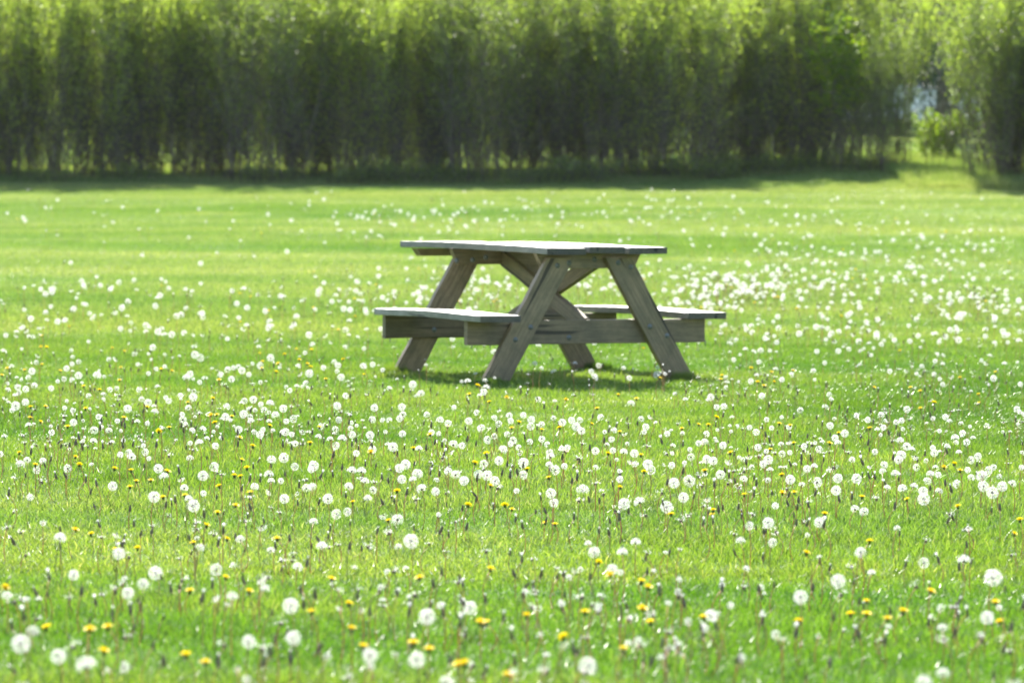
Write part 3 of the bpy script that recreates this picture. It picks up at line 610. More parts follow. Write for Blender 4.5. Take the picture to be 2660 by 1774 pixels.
PUFFS="-829,7150,149,48;-1004,7490,152,44;165,7620,95,42;1284,9680,133,53;-184,8150,140,42;-190,7510,119,38;-511,8510,126,43;802,7030,138,35;-965,7800,87,38;-282,7400,141,35;-124,7280,101,34;-284,10440,148,48;-462,7800,129,36;841,9330,143,42;-965,9930,84,44;700,8760,145,39;1131,8620,116,37;892,7480,100,32;998,7210,123,31;-98,9010,84,39;-567,7930,105,34;1257,10090,141,41;254,12840,83,52;-1045,12020,114,48;1406,12410,99,48;1679,12710,93,49;238,10300,134,39;-1044,9730,150,37;-937,8950,111,34;-781,9690,115,37;-640,8410,153,32;-1008,7710,150,30;632,12920,110,49;528,12330,80,47;494,8950,81,34;-1280,10370,143,38;-896,8910,137,32;-627,9150,134,33;-794,7510,102,27;374,11990,127,43;434,12240,104,44;-1194,12220,124,44;-567,10980,82,40;-958,7190,112,26;-355,11490,122,42;309,10030,154,36;806,11390,127,41;1663,12880,135,47;112,7570,147,26;-337,13170,110,45;-298,12270,145,42;378,10960,105,38;-1128,9430,114,32;-1224,8870,106,30;1072,12780,120,43;1612,12440,140,42;959,11310,137,38;988,10270,147,35;1200,10570,91,36;287,10190,97,34;560,12500,144,42;-387,13420,122,43;136,12250,135,39;-1100,13050,116,42;-717,13270,131,43;-616,12310,110,40;-557,11700,119,38;-592,8810,137,28;47,13570,117,44;-86,13400,85,43;492,13090,154,42;-888,13400,83,43;-756,11090,135,36;-597,10250,82,33;-693,8560,140,28;589,12410,104,40;1226,12930,121,41;1128,12640,105,40;1727,12810,106,41;1013,8520,96,27;-850,13660,125,43;1471,13760,145,43;-233,14740,98,45;159,13080,134,40;-560,12850,151,39;-202,13380,88,40;-164,12840,119,39;515,13420,106,41;-1785,13280,133,40;-776,12520,88,38;-449,13880,149,42;-554,13550,83,41;-56,12970,105,39;-1421,13030,81,39;-1321,13680,82,41;-1245,13100,106,40;-1089,13390,116,40;-804,10870,109,33;991,12930,116,39;620,8470,80,25;1179,13150,102,39;1445,12780,90,38;1154,12210,83,36;1178,12140,83,36;1330,12380,137,36;771,13410,91,39;668,10560,149,31;961,13620,132,40;794,11010,105,32;-695,15030,97,44;-919,14010,86,41;293,16470,89,46;45,13330,93,38;-488,12480,91,35;-32,14730,83,42;153,14070,99,40;-400,13110,137,37;-396,13280,81,37;-512,12830,115,36;-120,13440,86,38;-704,12590,117,36;-860,10110,141,29;-529,7350,97,21;-43,13380,140,38;-556,12530,129,35;148,12370,90,35;-622,11530,108,33;282,7930,113,22;731,13620,131,38;-2361,17390,96,49;-1464,14080,88,39;751,13540,131,37;726,11070,150,30;1610,13160,84,36;1744,12690,124,34;1025,10320,83,28;1363,12930,137,35;1528,13280,107,36;1482,12980,107,35;1739,13290,124,36;-1204,14100,141,38;1498,14100,107,38;1838,15110,142,41;-2193,19320,134,52;355,7620,140,20;9,7100,145,19;-271,7130,153,19;-123,15100,148,40;-549,14450,95,38;-101,13580,111,36;-1045,11850,150,31;-690,10520,106,28;-602,15590,85,41;-94,14820,117,39;425,13760,143,36;473,13970,125,37;-226,13200,117,35;-251,12230,143,32;-415,11910,96,31;-531,11880,110,31;-320,10480,125,27;-1605,13220,126,35;-1094,12230,152,32;-907,12930,88,34;-671,12360,145,32;-1464,11420,112,30;-1129,10460,152,27;-835,7620,84,20;823,13760,115,36;664,12320,110,32;75,7310,131,19;467,7310,151,19;-548,7350,123,19;308,7360,143,19;-1782,15600,85,40;-1113,16840,152,43;-1718,16350,145,42;-1550,17790,123,46;-1174,16010,146,41;1670,15400,89,40;350,7920,104,20;-75,7480,85,19;158,7480,81,19;1403,12690,114,32;1507,12840,83,32;1049,8860,116,22;1431,13990,92,35;-239,7660,113,19;-382,7660,106,19;-516,19080,117,47;-989,16590,99,41;-1242,15870,139,39;-1015,14760,129,36;-809,16950,141,42;-684,14250,124,35;-1472,16360,99,40;1455,15920,109,39;-1681,14690,98,36;-1459,13930,118,34;-1887,22120,84,54;-1762,19780,97,49;-1140,20580,85,51;-1094,17520,90,43;-1066,16510,119,41;-972,15720,85,39;1530,13800,140,34;1717,14800,98,36;1806,14330,98,35;1006,7770,150,19;-640,17080,126,41;-324,16610,101,40;305,15830,107,38;568,17350,137,42;-193,16610,99,40;8,14620,128,35;437,13270,151,32;-1185,13100,103,32;-815,12350,130,30;-1133,8550,128,21;-453,18280,119,44;-522,17400,110,42;91,16530,114,40;86,16060,112,39;229,16310,117,39;-367,14570,90,35;327,14100,124,34;154,14480,89,35;142,13500,114,33;-344,12830,122,31;-483,12800,89,31;231,10790,117,26;-1748,13460,98,33;-866,13190,81,32;-798,13480,108,33;-993,9150,111,22;-445,9580,81,23;-389,8360,139,20;477,8360,133,20;-350,8610,111,21;39,9090,117,22;604,8010,118,19;279,8520,114,21;411,8350,118,20;1053,12970,151,31;814,12750,133,31;936,14370,97,35;81,7880,85,19;262,7960,104,19;380,7960,86,19;-1908,15910,101,37;-1391,13870,127,33;-1220,17260,147,41;1595,14960,137,35;-2342,19750,108,46;-1740,17490,113,41;-1682,17220,84,40;-1912,22040,107,52;-1464,22180,85,52;-1169,15670,95,37;-845,14830,142,35;-667,15320,100,36;-1268,15010,130,35;762,14360,148,34;856,14740,116,35;1811,14150,123,33;-1692,15360,96,36;439,8120,122,19;674,13660,136,32;930,13450,128,31;70,8210,100,19;171,9550,143,22;715,8390,88,19;1551,13950,88,32;1600,12680,147,29;1329,13040,136,30;1122,13490,116,31;1293,12520,125,28;1423,11330,119,26;1195,11260,123,25;367,8430,150,19;-653,8440,139,19;883,8480,100,19;-824,20270,144,45;-2380,17880,84,40;-1172,13330,151,30;-1767,13330,146,30;-1753,13670,111,31;-1449,19620,151,44;-1471,21380,81,48;-945,20240,85,45;-1086,15240,152,34;-850,16280,84,36;-810,15340,85,34;1004,18390,109,41;1428,16350,114,37;967,14290,135,32;1184,15580,92,35;1270,15050,91,34;1307,14600,139,33;-2568,19550,140,44;-2074,15690,95,35;-1770,20100,101,45;-1593,18280,122,41;-1308,16770,140,38;-704,14200,150,32;-1171,14460,103,32;1086,16170,94,36;1380,15550,111,35;1924,17760,95,40;1933,15490,105,35;1791,14980,110,34;206,8490,132,19;-162,8520,131,19;519,8540,140,19;-623,16370,114,36;-490,16500,131,37;-519,17010,82,38;-56,16210,112,36;-9,16740,117,37;650,17010,105,38;-432,14520,154,32;-188,14030,144,31;35,14630,81,32;-1605,12190,124,27;-1157,8960,90,20;-270,15610,141,35;-133,19350,87,43;-143,18720,106,41;139,16710,80,37;273,16520,114,37;400,16320,141,36;592,16060,117,36;125,14860,121,33;-241,14620,82,32;471,13790,96,31;386,12890,119,29;-729,13320,113,30;-1007,9540,96,21;876,12060,112,27;608,13780,95,31;952,13390,109,30;1012,13620,154,30;985,12340,152,27;598,8610,110,19;-307,8700,155,19;125,8720,122,19;406,8790,150,19;158,9730,109,21;649,10010,118,22;-115,8900,109,19;-273,8930,129,19;-2313,21360,117,45;-1532,17320,99,37;995,17090,147,36;-232,19310,121,41;-2413,18140,132,39;-2510,19210,83,41;-1533,19720,149,42;-1496,19510,111,41;-1119,16530,139,35;-796,16870,81,36;-573,13520,154,29;-1322,15120,117,32;811,15170,138,32;2669,20230,115,43;1688,16660,142,35;1898,15350,151,33;1744,14210,131,30;1253,13400,150,28;-1652,16130,95,34;1391,17580,98,37;-313,9000,98,19;1246,9270,88,19;433,9310,140,19;1345,13670,110,28;1614,13870,92,28;1505,12850,143,26;1738,13880,86,28;1787,13510,121,28;231,9350,91,19;-400,9400,146,19;-2504,18070,95,36;-1861,18270,126,37;-1983,14290,147,29;-1623,19320,121,39;-1003,21070,105,42;-821,18080,118,36;-1309,17910,99,36;-1065,16060,110,32;-869,14700,98,30;1264,18440,115,37;633,14290,133,29;1745,16550,116,33;2038,16980,88,34;1610,14650,116,30;1446,14500,114,29;2387,17240,133,35;-3055,21960,116,44;-2472,18280,132,37;-2220,22580,120,45;-1824,14490,150,29;-1461,13650,137,28;-1958,13990,108,28;-1221,17000,115,34;-869,14260,143,29;-715,14840,150,30;1542,17950,90,36;682,15960,94,32;1126,15220,97,31;2395,19910,143,40;2747,21160,154,43;1613,16520,129,33;2069,17400,83,35;286,9430,147,19;-637,19020,95,38;-487,18440,109,37;-544,16290,115,33;-389,16800,114,34;-155,16440,147,33;-63,17590,91,35;-76,16260,135,33;135,18500,81,37;313,16670,105,34;609,17150,80,35;430,15270,141,31;468,15110,140,30;-330,15140,125,31;-72,15670,85,32;-16,14880,137,30;-1,14900,98,30;74,14320,142,29;140,14050,150,28;-475,14060,141,28;32,14780,90,30;409,14840,126,30;398,14240,117,29;198,13470,114,27;-256,12560,147,25;-795,12620,140,25;-2,16110,131,32;55,16810,117,34;217,14010,142,28;-1058,12570,102,25;-751,12780,82,26;-729,9600,133,19;-341,10140,83,20;-292,10240,84,21;661,9580,104,19;567,9720,98,19;906,12840,121,25;-1675,17850,99,34;-1814,17910,102,34;-1001,16250,106,31;-1206,14470,129,28;1466,22150,147,42;1246,16370,104,31;1826,17080,87,33;-2422,19870,139,38;-1984,17750,130,34;-1985,22820,108,43;-1613,20250,92,39;1533,22520,140,43;2022,22640,135,43;798,15530,80,30;1185,14750,119,28;1702,16690,83,32;-2578,18690,91,36;-2466,18160,96,35;-2369,18790,97,36;-1813,16040,121,31;-1130,19420,151,37;-1074,19070,119,36;1306,19950,102,38;967,17200,136,33;394,9990,108,19;849,10000,153,19;197,10150,98,19;135,10240,98,19;479,10270,154,19;21,12640,103,23;-549,15590,149,28;190,16400,130,30;396,15060,91,27;304,13080,143,24;-1538,13390,122,24;-902,10510,138,19;-158,18190,116,33;868,13150,140,24;1846,13190,144,24;1805,13480,89,24;-1700,17370,100,31;-1193,17390,117,31;-924,15370,94,28;1680,20350,139,36;1567,18010,148,32;1013,15520,151,28;1230,14420,150,26;1557,16470,152,29;-781,20510,142,37;-2774,21390,130,38;-2578,19480,110,35;-2246,16430,125,29;-2277,18920,133,34;-2023,18390,117,33;-1999,17260,154,31;-1463,20330,89,36;-1048,20340,131,36;-1150,16080,131,29;-1068,15710,94,28;-1075,15260,108,27;1425,22310,155,40;1584,20690,99,37;2258,23720,83,42;2878,21340,135,38;2004,16270,131,29;2041,14580,114,26;-146,20000,84,36;-1835,18930,99,34;-1603,17690,136,32;-2074,17270,85,31;-1110,18890,110,34;-654,14860,153,27;1493,20180,99,36;856,17970,119,32;1605,16000,120,29;1920,15750,86,28;2019,15950,91,29;1731,14980,110,27;460,10770,94,19;-2384,19450,106,33;-1181,20190,147,34;1909,22870,119,38;1535,21240,96,36;974,13920,143,23;-1553,20750,108,35;-1106,18220,133,31;-1011,20790,139,35;1163,19730,103,33;1394,20790,83,35;1153,16480,130,28;1160,16260,107,27;685,13980,142,23;2671,19180,145,32;-2496,21050,111,35;-2318,22450,84,38;-2207,17400,99,29;-1640,15200,149,26;-1524,16910,94,28;2019,21400,123,36;2182,21080,102,35;931,11420,86,19;219,18340,81,30;560,15360,132,25;-306,15420,106,25;206,14820,88,24;-279,17750,88,29;-90,15090,155,24;398,13710,118,22;868,13660,128,22;635,13330,140,21;976,13210,133,21;716,13720,108,22;1070,14000,134,23;1150,13200,125,21;-236,12010,88,19;-50,21490,106,34;131,20670,150,32;2181,16740,92,26;-2649,20350,144,32;-2822,20620,105,32;-2521,18700,80,29;-2463,20460,131,32;-1965,20180,122,32;-1994,18440,122,29;-2012,17990,94,28;-2116,17300,94,27;-1525,15300,135,24;-1454,14440,104,23;-1333,13440,142,21;-1276,14520,109,23;-1638,19180,113,30;-1598,20970,90,33;-1587,22910,109,36;-1305,17650,104,28;-1189,16940,116,27;-876,15810,80,25;1312,21600,132,34;728,15510,121,24;2401,21390,114,34;2693,22840,101,36;2502,21600,135,34;2565,21750,108,34;2398,20730,106,32;2359,19990,93,31;3018,23080,88,36;1994,17260,85,27;2414,17220,112,27;1601,14070,107,22;-2297,16680,146,26;-2368,21470,104,34;-1740,18380,81,29;-1542,14100,144,22;-971,20310,113,32;-1053,23010,108,36;-1035,15850,83,25;-977,15580,92,24;1462,21620,119,34;1032,17060,96,27;2180,23660,88,37;2331,21570,81,34;575,13650,109,21;1001,13310,126,20;1032,13260,141,20;827,12590,110,19;657,12890,142,19;387,12990,139,19;-720,20380,120,30;-1257,22200,116,32;-1329,19340,105,28;1902,22210,86,32;1208,20610,85,30;624,15740,152,23;1510,17050,93,25;1834,15630,143,23;-1961,19720,125,29;990,16000,129,23;2696,23160,91,34;-1801,13210,92,19;716,13420,92,19;461,14470,130,20;-23,18730,107,26;397,15500,122,22;-523,15190,122,21;-272,14940,105,21;638,14420,98,20;900,14390,88,20;-1676,13860,139,19;1753,16340,102,22;-204,20590,88,28;164,20220,147,27;-2595,18800,118,25;-2601,21630,107,29;-2318,18650,142,25;-2185,21350,83,29;-1954,20560,117,28;-1938,17100,118,23;-1686,14380,126,19;-1616,14190,110,19;-1288,20410,150,27;-1181,19150,94,26;-1143,17220,90,23;-748,15430,95,21;-709,16200,107,22;-730,16530,123,22;-671,16470,101,22;-1345,15100,147,20;1634,23150,105,31;836,18690,106,25;1220,16470,142,22;696,16540,82,22;696,15880,112,21;2319,20920,98,28;2275,19410,155,26;1819,15990,151,21;2373,17040,133,23;-2699,22380,106,30;-1584,14920,88,20;-895,22100,151,30;-1191,14980,100,20;1118,19030,122,26;880,15750,87,21;1254,14800,144,20;2152,21880,152,29;2384,19200,125,26;1946,15760,110,21;-1708,14230,149,19;1211,14530,143,19;-1335,14550,116,19;903,14630,112,19;1721,14650,111,19;-1415,14760,154,19;899,14920,96,19;-311,15060,99,19;-1228,15070,119,19;-1621,15160,111,19;-608,15180,135,19;-1703,15190,125,19;859,15240,103,19;-1175,15280,155,19;-1233,15320,124,19;-2600,19190,125,24;-2327,19360,151,24;-2172,19460,120,24;-2177,17880,92,22;-1846,15740,117,19;-1721,20980,82,26;-1456,20520,140,25;-662,15640,123,19;-1348,16290,132,20;933,16120,119,20;988,16500,98,20;2825,21980,123,27;-1849,15770,80,19;1549,17710,146,22;1997,15890,147,20;1574,15550,127,19;2135,15620,143,19;-2047,15650,104,19;945,15690,124,19;-287,18990,114,23;894,15820,122,19;-1996,15830,87,19;-1206,15870,98,19;-2022,15950,107,19;-1796,15970,114,19;-935,15980,141,19;-1397,16130,124,19;1554,16160,120,19;-1984,16190,93,19;2199,16330,93,19;1948,16360,97,19;1132,16490,89,19;-1911,16550,131,19;1702,16620,120,19;2313,16670,103,19;-1335,16820,81,19;-621,19830,99,22;-481,20470,145,23;-274,20040,80,22;-2529,18840,135,21;-2174,18480,145,21;-1941,21320,135,24;-1548,17100,152,19;-2032,16990,132,19;-1736,19920,85,22;-1292,20330,131,23;-1409,23060,100,26;-1069,19140,94,21;-1469,17200,85,19;1641,22670,124,25;1638,21290,102,24;1601,19290,152,22;856,20390,113,23;2348,23720,94,27;2374,21660,96,24;-2137,22480,82,25;-1061,18510,136,21;954,17760,135,20;2127,23440,114,26;2216,23010,130,26;2378,18900,121,21;-1763,18260,121,19;-1619,18320,125,19;-2104,21310,116,21;-1282,22040,99,22;1437,23010,87,23;1247,20080,92,20;2612,23370,122,24;2261,20230,120,20;-3000,22360,114,23;-2130,21410,142,22;-1299,19300,112,19;1347,22590,124,23;3046,22010,113,22;2456,19010,119,19;1162,19270,149,19;-92,19810,114,19;-2267,20070,118,19;-752,20140,95,19;2642,20230,80,19;1262,20420,154,19;2476,20510,138,19;1999,20940,147,19;911,21100,85,19;-517,21810,101,20;-1990,21420,119,19;-778,21330,90,19"
FLOWERS="-53,9940,110,34;-234,9470,120,35;40,8480,113,30;-66,8320,111,37;-56,8660,78,36;-350,8090,117,31;-314,7840,107,32;-211,8040,92,38;-171,7810,104,34;120,7950,118,33;-107,7770,78,38;-94,7760,80,37;0,7190,129,34;-402,9130,77,34;350,9700,103,36;264,9570,130,32;336,9220,72,38;343,8840,70,38;176,8470,124,37;249,7940,94,32;458,8590,106,33;672,8460,113,32;364,9570,98,37;712,13390,105,37;975,13130,115,31;797,12440,109,31;959,12870,74,35;1005,12920,71,30;528,11980,93,31;664,11930,110,32;666,12020,85,34;873,10740,101,37;853,14170,119,37;-834,20640,77,30;-2799,20270,115,33;-2834,20310,73,34;-2738,20530,89,32;-2666,20730,110,36;-2541,20560,86,35;-2250,19200,84,37;-2115,18750,94,34;-2312,17560,80,34;-2178,16530,87,36;-2112,16380,78,34;-1905,15680,94,37;-1980,16980,109,35;-2257,21090,79,31;-1963,20460,106,37;-1940,20860,75,33;-2513,22970,92,30;-1728,16290,107,34;-1730,17340,99,37;-1452,15500,107,32;-1437,14890,128,37;-1649,13820,112,31;-1560,17610,108,30;-1921,14270,87,33;-2386,22500,98,36;-2085,19420,104,35;-2211,17340,97,36;-2948,23150,81,37;-2897,22470,120,37;-1535,19160,127,36;-1480,21690,87,37;-1396,20420,119,34;-1346,20860,76,38;-1366,23170,83,31;-1249,22790,103,37;-1019,22070,86,32;-991,19490,117,35;-1150,20900,104,35;-1170,20930,119,36;-1492,18250,86,33;-1332,16190,130,37;-1353,16770,102,33;-1242,16230,124,32;-1314,16190,98,35;-1032,15610,116,36;-822,15640,111,32;-1124,15120,90,36;-1021,14420,105,37;-833,15120,74,38;-1021,13850,100,32;-1573,22820,76,31;-1230,21150,129,36;-1328,20760,129,37;-1393,22390,96,32;820,20170,102,32;1172,20470,80,34;1387,21180,104,38;1597,20750,118,30;1511,21240,80,34;947,16850,112,38;890,16470,103,34;780,16680,71,33;832,16200,122,30;1220,16610,102,38;1232,16130,128,30;1457,16240,88,32;1290,14780,129,36;1204,15550,86,33;1036,14580,111,30;1201,20860,80,36;1446,20130,88,32;1310,19450,125,36;1328,19210,121,36;2520,20530,101,31;2763,20870,112,34;1912,19260,114,35;2105,19270,117,30;2187,19540,80,37;2090,18070,111,37;2039,18200,73,34;2399,18740,71,31;2487,19450,73,32;2505,23590,85,31;1599,16270,109,35;-211,18380,111,38;-110,18190,87,32;-24,18540,88,37;270,18070,109,36;553,18910,84,31;629,18360,98,37;417,17780,86,36;-277,15870,112,33;34,16340,112,37;2,16400,83,32;135,16120,93,32;216,16300,94,36;-334,15070,121,35;-546,14210,103,37;-394,14760,81,36;-96,14290,93,37;222,14670,82,32;521,14600,77,34;377,14150,111,32;-133,13470,124,36;61,13660,86,35;486,13290,109,31;-390,12570,109,35;-69,12620,122,32;139,13380,78,34;377,12570,121,31;-539,12470,82,31;-138,11910,129,36;-19,12430,76,37;6,12100,96,30;115,11890,74,32;146,11860,72,31;-399,11950,74,31;259,10640,76,33;-177,19000,120,36;364,16470,102,30;459,15410,127,31;1229,12760,71,36;1021,11840,108,36;1508,12280,86,37;1537,11120,122,30;1603,11470,127,36;1075,10900,121,34;1084,9370,118,37;1198,8980,124,32;849,9070,80,35;871,8880,97,37;908,9270,97,31;975,9020,93,38;891,8580,112,31;1740,14320,81,33;1631,13240,126,34;1192,8850,86,32;1666,14030,85,34;1365,12550,83,31;-1748,13420,119,35;-1604,13570,106,32;-1468,13530,95,37;-1410,13550,86,33;-1360,13260,76,33;-1363,13060,75,36;-1256,12740,130,31;-1267,13460,92,38;-1137,12740,77,36;-1208,12680,77,34;-1012,12660,117,36;-988,13040,118,33;-976,13170,102,31;-953,13180,130,36;-905,12670,94,34;-913,12130,105,33;-966,12030,90,37;-975,11700,80,38;-1340,11240,103,34;-1086,10630,98,30;-1290,11230,90,34;-878,11310,73,30;-974,11200,70,35;-1181,10920,70,38;-700,10950,108,36;-1314,9500,73,34;-822,9370,82,37;-758,9720,91,32;-659,9220,96,33;-484,9900,79,36;-1064,8380,83,37;-929,8070,114,37;-893,8110,114,37;-455,8360,127,30;-878,7890,86,37;-683,7700,103,37;-635,7620,98,33"
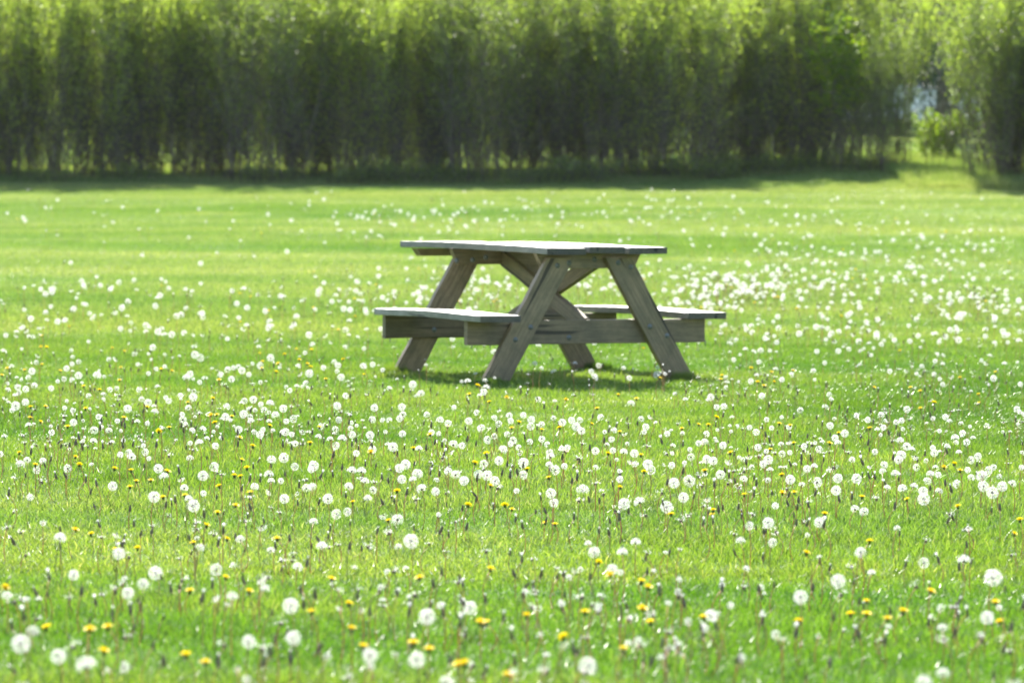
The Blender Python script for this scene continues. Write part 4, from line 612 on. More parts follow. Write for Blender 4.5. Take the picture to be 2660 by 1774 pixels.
BUDS="-712,7510,113,32;-396,7600,130,32;472,7410,133,31;291,7440,124,31;-517,7660,90,31;-924,7700,121,31;-526,7760,110,31;364,7860,106,32;78,7500,97,30;1034,7980,123,31;-464,7730,91,30;-78,7770,77,30;-602,7540,107,29;137,7680,122,30;1124,8160,132,30;794,8280,100,30;56,8620,122,31;691,7850,80,29;346,7880,104,28;417,8690,130,31;-496,7580,122,27;-53,7640,75,27;-724,8580,133,31;-478,8970,111,32;607,8740,88,31;178,8980,117,32;-157,8660,100,31;334,7930,108,28;287,8730,88,30;979,7340,114,26;-1160,8540,126,30;1098,8940,120,31;1083,7980,100,27;160,7480,99,26;-235,9040,110,31;-112,8800,114,30;-115,8650,97,29;13,7650,99,26;956,8010,119,27;1063,8690,72,29;-1105,8290,117,28;-123,7700,94,26;-635,8130,75,27;655,8320,96,28;-917,8820,80,29;-905,8940,77,29;432,9310,97,30;1137,9250,76,30;-1143,8370,84,27;434,8140,109,26;1285,9110,107,29;-1044,8890,118,29;-109,8130,126,26;-746,7640,130,24;549,9410,112,30;84,9790,111,31;6,7870,128,25;147,7720,112,25;-328,7460,90,24;-497,8790,102,28;-219,8180,73,26;130,8990,91,28;-505,7850,118,24;335,8500,120,26;-318,8290,134,26;592,7260,120,22;-404,10410,132,32;869,9570,89,29;-1030,7580,83,23;13,9960,96,30;-545,9800,127,30;1081,8900,118,27;387,9440,98,28;-847,9420,106,28;-200,9580,95,29;199,8800,114,26;-13,8540,100,25;-130,9510,114,28;-192,8810,102,26;643,9400,111,28;220,8980,82,26;-857,9220,98,27;290,7850,80,23;-1489,10930,87,32;-688,9440,104,27;1267,10270,107,29;-539,8590,77,24;-250,9200,75,26;-1211,9320,76,26;1058,9480,121,26;-98,8230,92,23;209,9470,129,26;926,8860,106,24;295,8180,78,22;-615,9280,129,25;-222,11660,71,32;-1156,9150,129,25;-270,8780,134,24;144,9680,119,26;969,11270,132,31;-547,9540,76,26;818,9820,84,27;34,9000,116,24;-861,10950,129,29;43,9370,111,25;354,11850,93,31;309,11410,89,30;-967,11520,130,30;882,9180,102,24;-1144,10800,102,28;684,11980,107,31;-467,10610,114,28;1443,11540,91,30;-884,12410,104,32;-179,9600,124,25;-383,11560,75,30;791,11380,96,29;833,11430,96,29;-845,11630,103,30;287,8910,101,23;1264,11990,116,30;-875,10930,91,28;-138,11520,97,29;-340,9530,80,24;230,12290,105,31;-882,12380,72,31;552,11800,91,29;1268,10780,76,27;860,10120,132,25;354,12290,70,31;-1018,9400,73,23;-1012,11740,86,29;-865,9540,76,24;1597,11900,121,29;-313,9060,81,22;319,12490,107,31;-1683,13090,90,32;1516,12550,117,31;-660,10910,112,27;-438,12490,78,30;128,9780,105,24;-2,13200,102,32;439,11830,105,28;-356,12520,107,30;1015,10560,114,25;113,11770,123,28;820,13050,76,31;848,12590,133,29;-1116,11360,89,27;1179,13330,127,31;35,10730,72,25;39,11460,106,27;1126,12490,88,29;891,10160,108,24;-1150,12170,100,28;-1633,13390,82,31;1402,11680,102,27;759,12750,118,29;252,13710,123,32;-1275,12220,82,28;-1125,12250,108,28;-696,10820,95,25;-1216,13380,100,31;-915,12800,127,29;388,10280,82,24;-1678,12200,134,28;581,11910,97,27;1328,13780,115,31;-120,12990,109,30;194,13770,123,31;887,11310,134,26;-46,12880,89,29;1563,13120,90,29;-579,11020,100,25;-690,14180,91,32;-684,13130,105,29;204,11650,115,26;242,13300,86,30;24,13230,110,29;554,12900,106,28;-1690,14390,99,32;-741,12790,107,28;-116,12380,99,27;-1512,10960,128,24;-1130,11160,99,25;-1428,12580,133,27;630,13350,106,29;1162,10700,72,23;1147,14410,88,31;986,14540,85,32;709,12160,93,26;949,12480,76,27;521,12550,104,27;-1527,13120,93,28;633,11940,124,26;-1418,14600,92,31;262,12180,119,26;1052,12590,98,27;-619,10410,100,22;1464,12160,75,26;298,12810,112,27;1207,14690,71,31;-318,12250,113,26;819,12270,129,26;-100,13730,78,29;940,12330,120,26;-1286,11420,102,24;-1645,13200,98,28;-847,11260,84,24;973,12320,103,26;1456,12000,78,26;765,12040,85,26;671,12800,104,27;852,13330,110,28;714,12780,109,27;-125,12750,78,27;-942,10710,125,23;-862,14930,84,32;-256,13920,116,29;-466,13210,93,28;-405,11120,119,23;599,11330,129,24;-1714,14360,119,30;-1345,10900,129,23;1493,15250,109,32;-1089,14560,102,30;1161,14480,115,30;1212,14680,128,30;-1477,14610,109,30;803,12090,80,25;-1901,14460,73,30;937,11500,112,24;-1208,11710,80,24;-173,11510,116,24;-1495,14060,134,29;-937,15000,73,31;318,14730,95,30;676,13120,110,27;-997,11600,77,24;-180,14930,111,30;-161,12290,79,25;-301,13800,76,28;393,12120,86,25;-191,11360,87,23;221,13140,87,27;-32,13550,79,27;1263,12580,82,25;-1728,14600,121,30;-921,12500,123,25;-1717,14650,96,29;-1948,14580,131,29;-1374,13690,87,27;-1151,15380,96,31;-1560,14200,134,28;812,13300,113,27;381,14900,116,30;-617,13340,117,27;-1653,15620,103,31;647,15660,77,31;-241,12120,72,24;292,11980,135,24;-14,14000,75,28;986,12050,111,24;-1738,14370,107,29;-1210,13900,134,28;-340,14630,90,29;390,13050,120,26;1048,13670,111,27;1774,14850,100,29;1534,14640,82,29;-438,14080,105,28;1285,13080,115,26;892,13830,104,27;-615,14490,127,28;787,12790,122,25;-261,13910,106,27;-1307,13950,105,27;-346,15800,121,31;267,14200,75,28;-1703,15130,122,29;320,11680,99,23;-572,14960,84,29;-1060,13360,91,26;-907,13210,84,25;638,11490,119,22;-312,14940,96,29;751,12010,113,23;-1734,15440,133,29;-880,14640,84,28;-2025,16540,94,32;1065,15270,134,29;-488,13090,88,25;978,12920,84,25;-1589,14210,117,27;792,13480,101,26;-1747,16460,88,31;1430,14910,73,28;1613,15590,132,29;-1503,14740,119,28;1048,15030,70,28;615,12240,123,23;-1578,14870,91,28;-269,14270,127,27;1080,14910,78,28;989,15260,72,29;-765,12120,82,23;-595,13930,101,26;-652,13390,85,25;1095,15460,100,29;1787,15000,119,28;385,14120,70,26;-1538,14850,76,28;-415,12730,73,24;-1381,15400,100,29;-1652,12130,79,23;1716,16960,74,31;-1062,13210,111,24;-1657,15530,117,29;-1690,17360,123,32;-1166,14740,114,27;103,12310,111,23;-1209,16930,114,31;923,12870,73,24;598,13970,125,25;881,13210,96,24;1928,16790,133,31;-307,14090,74,26;-395,12410,90,22;-800,15830,111,29;-1014,12590,86,23;-1136,12230,100,22;-1901,17710,132,32;-93,14160,91,25;1265,17930,98,32;-1269,14670,115,26;-1680,16670,119,30;1418,15590,72,28;-1855,14270,118,25;283,14490,126,26;-703,15820,126,28;-1670,14410,102,26;-142,14900,95,26;1593,14300,94,25;158,17690,97,31;-546,13720,95,24;1714,17410,108,31;1644,17880,77,31;709,15040,100,26;-751,14640,111,25;1335,18340,90,32;1136,14270,78,25;1599,15320,115,26;89,14210,100,25;-548,18510,119,32;1206,15770,103,27;1037,14530,130,25;-358,13520,116,23;-888,16440,110,28;281,13110,125,22;824,14910,82,26;2188,18740,126,32;-904,15570,122,27;-830,14560,106,25;1592,17720,104,30;-1733,13760,109,23;-956,17430,118,30;56,14950,123,25;-1853,14540,81,25;1232,14130,130,24;-503,13610,99,23;-1822,14780,72,25;1993,18350,126,31;-969,16780,124,28;1800,16440,102,28;-1439,16420,73,28;440,16430,75,27;819,16790,87,28;-1390,15390,121,26;1239,14430,109,24;1330,14390,114,24;1784,13970,100,23;-299,13610,73,23;579,16720,88,28;-1857,14690,98,24;-1693,16490,107,27;2014,17370,124,29;-819,18540,88,31;-2266,18970,96,31;1467,18720,114,31;1826,16750,115,28;218,17350,116,29;1060,18360,133,30;-1759,14190,135,23;-431,19410,70,32;-1858,15800,133,26;-740,14200,83,23;-780,16700,127,27;2166,19140,113,31;-830,15250,109,25;-1296,16860,73,27;1199,15150,98,25;-787,15850,121,26;-1539,19540,76,32;-1231,14930,94,24;-1492,14650,81,24;2451,18370,89,30;1676,19450,111,31;-873,18280,98,29;-608,14540,91,23;1299,16000,88,26;465,16180,111,26;217,16670,83,27;2111,19190,113,31;1923,14110,100,23;-2192,16280,113,26;-2717,19760,128,32;-692,13970,71,22;-520,18800,102,30;50,18860,104,30;371,16650,124,26;1588,17280,71,27;2041,14990,94,24;1773,17140,71,27;1737,16470,99,26;-1930,15180,78,24;1497,20380,129,32;-1292,17050,93,27;-2283,17510,73,27;-1463,14880,108,23;-2172,18820,89,29;-218,15160,112,24;-1514,15820,83,25;-844,19130,101,30;-1771,14520,98,22;-603,14800,99,23;-748,17020,94,26;-1094,15160,119,23;2343,19400,94,30;-209,17870,103,27;-958,15160,102,23;-1024,18710,116,29;-856,16210,132,25;327,18810,87,29;-1933,17920,96,27;1438,16880,80,26;2109,17500,105,27;2312,16730,117,25;1425,17040,99,26;-1746,15890,91,24;-1386,19520,83,29;2237,16590,118,25;1080,17790,90,27;1221,19110,77,29;-2232,18160,133,27;2571,20050,126,30;-2314,19890,114,30;1401,20040,109,30;-2289,20800,103,31;1071,19620,97,29;1406,16090,92,24;1041,15030,110,22;2644,20300,106,30;1294,15630,109,23;-1892,17630,91,26;-1367,15360,123,22;-1359,20870,108,30;2267,16590,73,24;1510,15370,73,22;-1050,16580,76,24;-1996,16290,81,23;1596,16900,120,24;1871,18640,133,27;532,16740,109,24;-2140,20530,100,29;-899,18090,108,26;1805,17650,101,25;-2180,19110,73,27;-830,17140,89,24;-2071,17610,101,25;-2429,17430,75,25;-2072,22220,114,31;-1432,16770,107,24;-1312,18600,109,26;2247,18340,82,26;2412,20920,133,29;2214,20930,122,29;-746,18690,85,26;-1846,16920,130,24;518,16190,124,23;2078,18090,120,25;-1506,17540,107,24;-2279,22100,125,31;1579,17260,86,24;672,16520,109,23;-1816,20510,128,28;-160,17970,76,25;2358,21540,125,30;-2088,16500,78,23;1385,20160,88,28;2554,20580,71,28;1060,16680,108,22;2790,20400,134,27;-2081,20360,106,27;1092,18760,93,25;1961,17380,78,23;-810,18750,102,25;-1030,17110,123,23;-934,17940,133,24;-2357,23080,71,31;2331,20630,128,27;-1456,17790,93,23;-2110,19900,127,26;2026,20580,88,27;1176,17350,120,22;2159,17600,102,23;403,18170,133,23;2242,22980,91,29;1625,22790,76,29;2044,19120,100,24;1486,19610,95,25;-2941,21080,102,27;-675,19110,109,24;1355,17840,105,22;1064,19010,72,24;1020,19930,118,25;-215,17810,121,22;-2006,18950,91,23;1359,19550,93,24;2490,23680,98,28;1036,19390,130,23;2690,20180,104,24;1037,20850,84,25;1486,19050,116,23;2213,20390,71,24;1188,19060,73,22;3102,24230,71,28;2460,20050,74,23;2473,21090,86,24;-1361,19980,132,23;1380,19420,79,22;-3063,22130,86,25;-1603,19680,74,22;2087,22280,111,25;2201,21390,112,24;-1479,20400,128,23;2630,20780,92,23;-2520,22390,102,25;-1598,19870,133,22;2242,20770,89,23;1625,21790,101,24;-2222,20230,80,22;-2789,22240,83,24;-2252,22750,81,24;3030,23420,85,25;2844,22890,90,24;2293,21860,119,22;1946,22140,90,22;1138,23610,94,24;2676,22810,71,22"
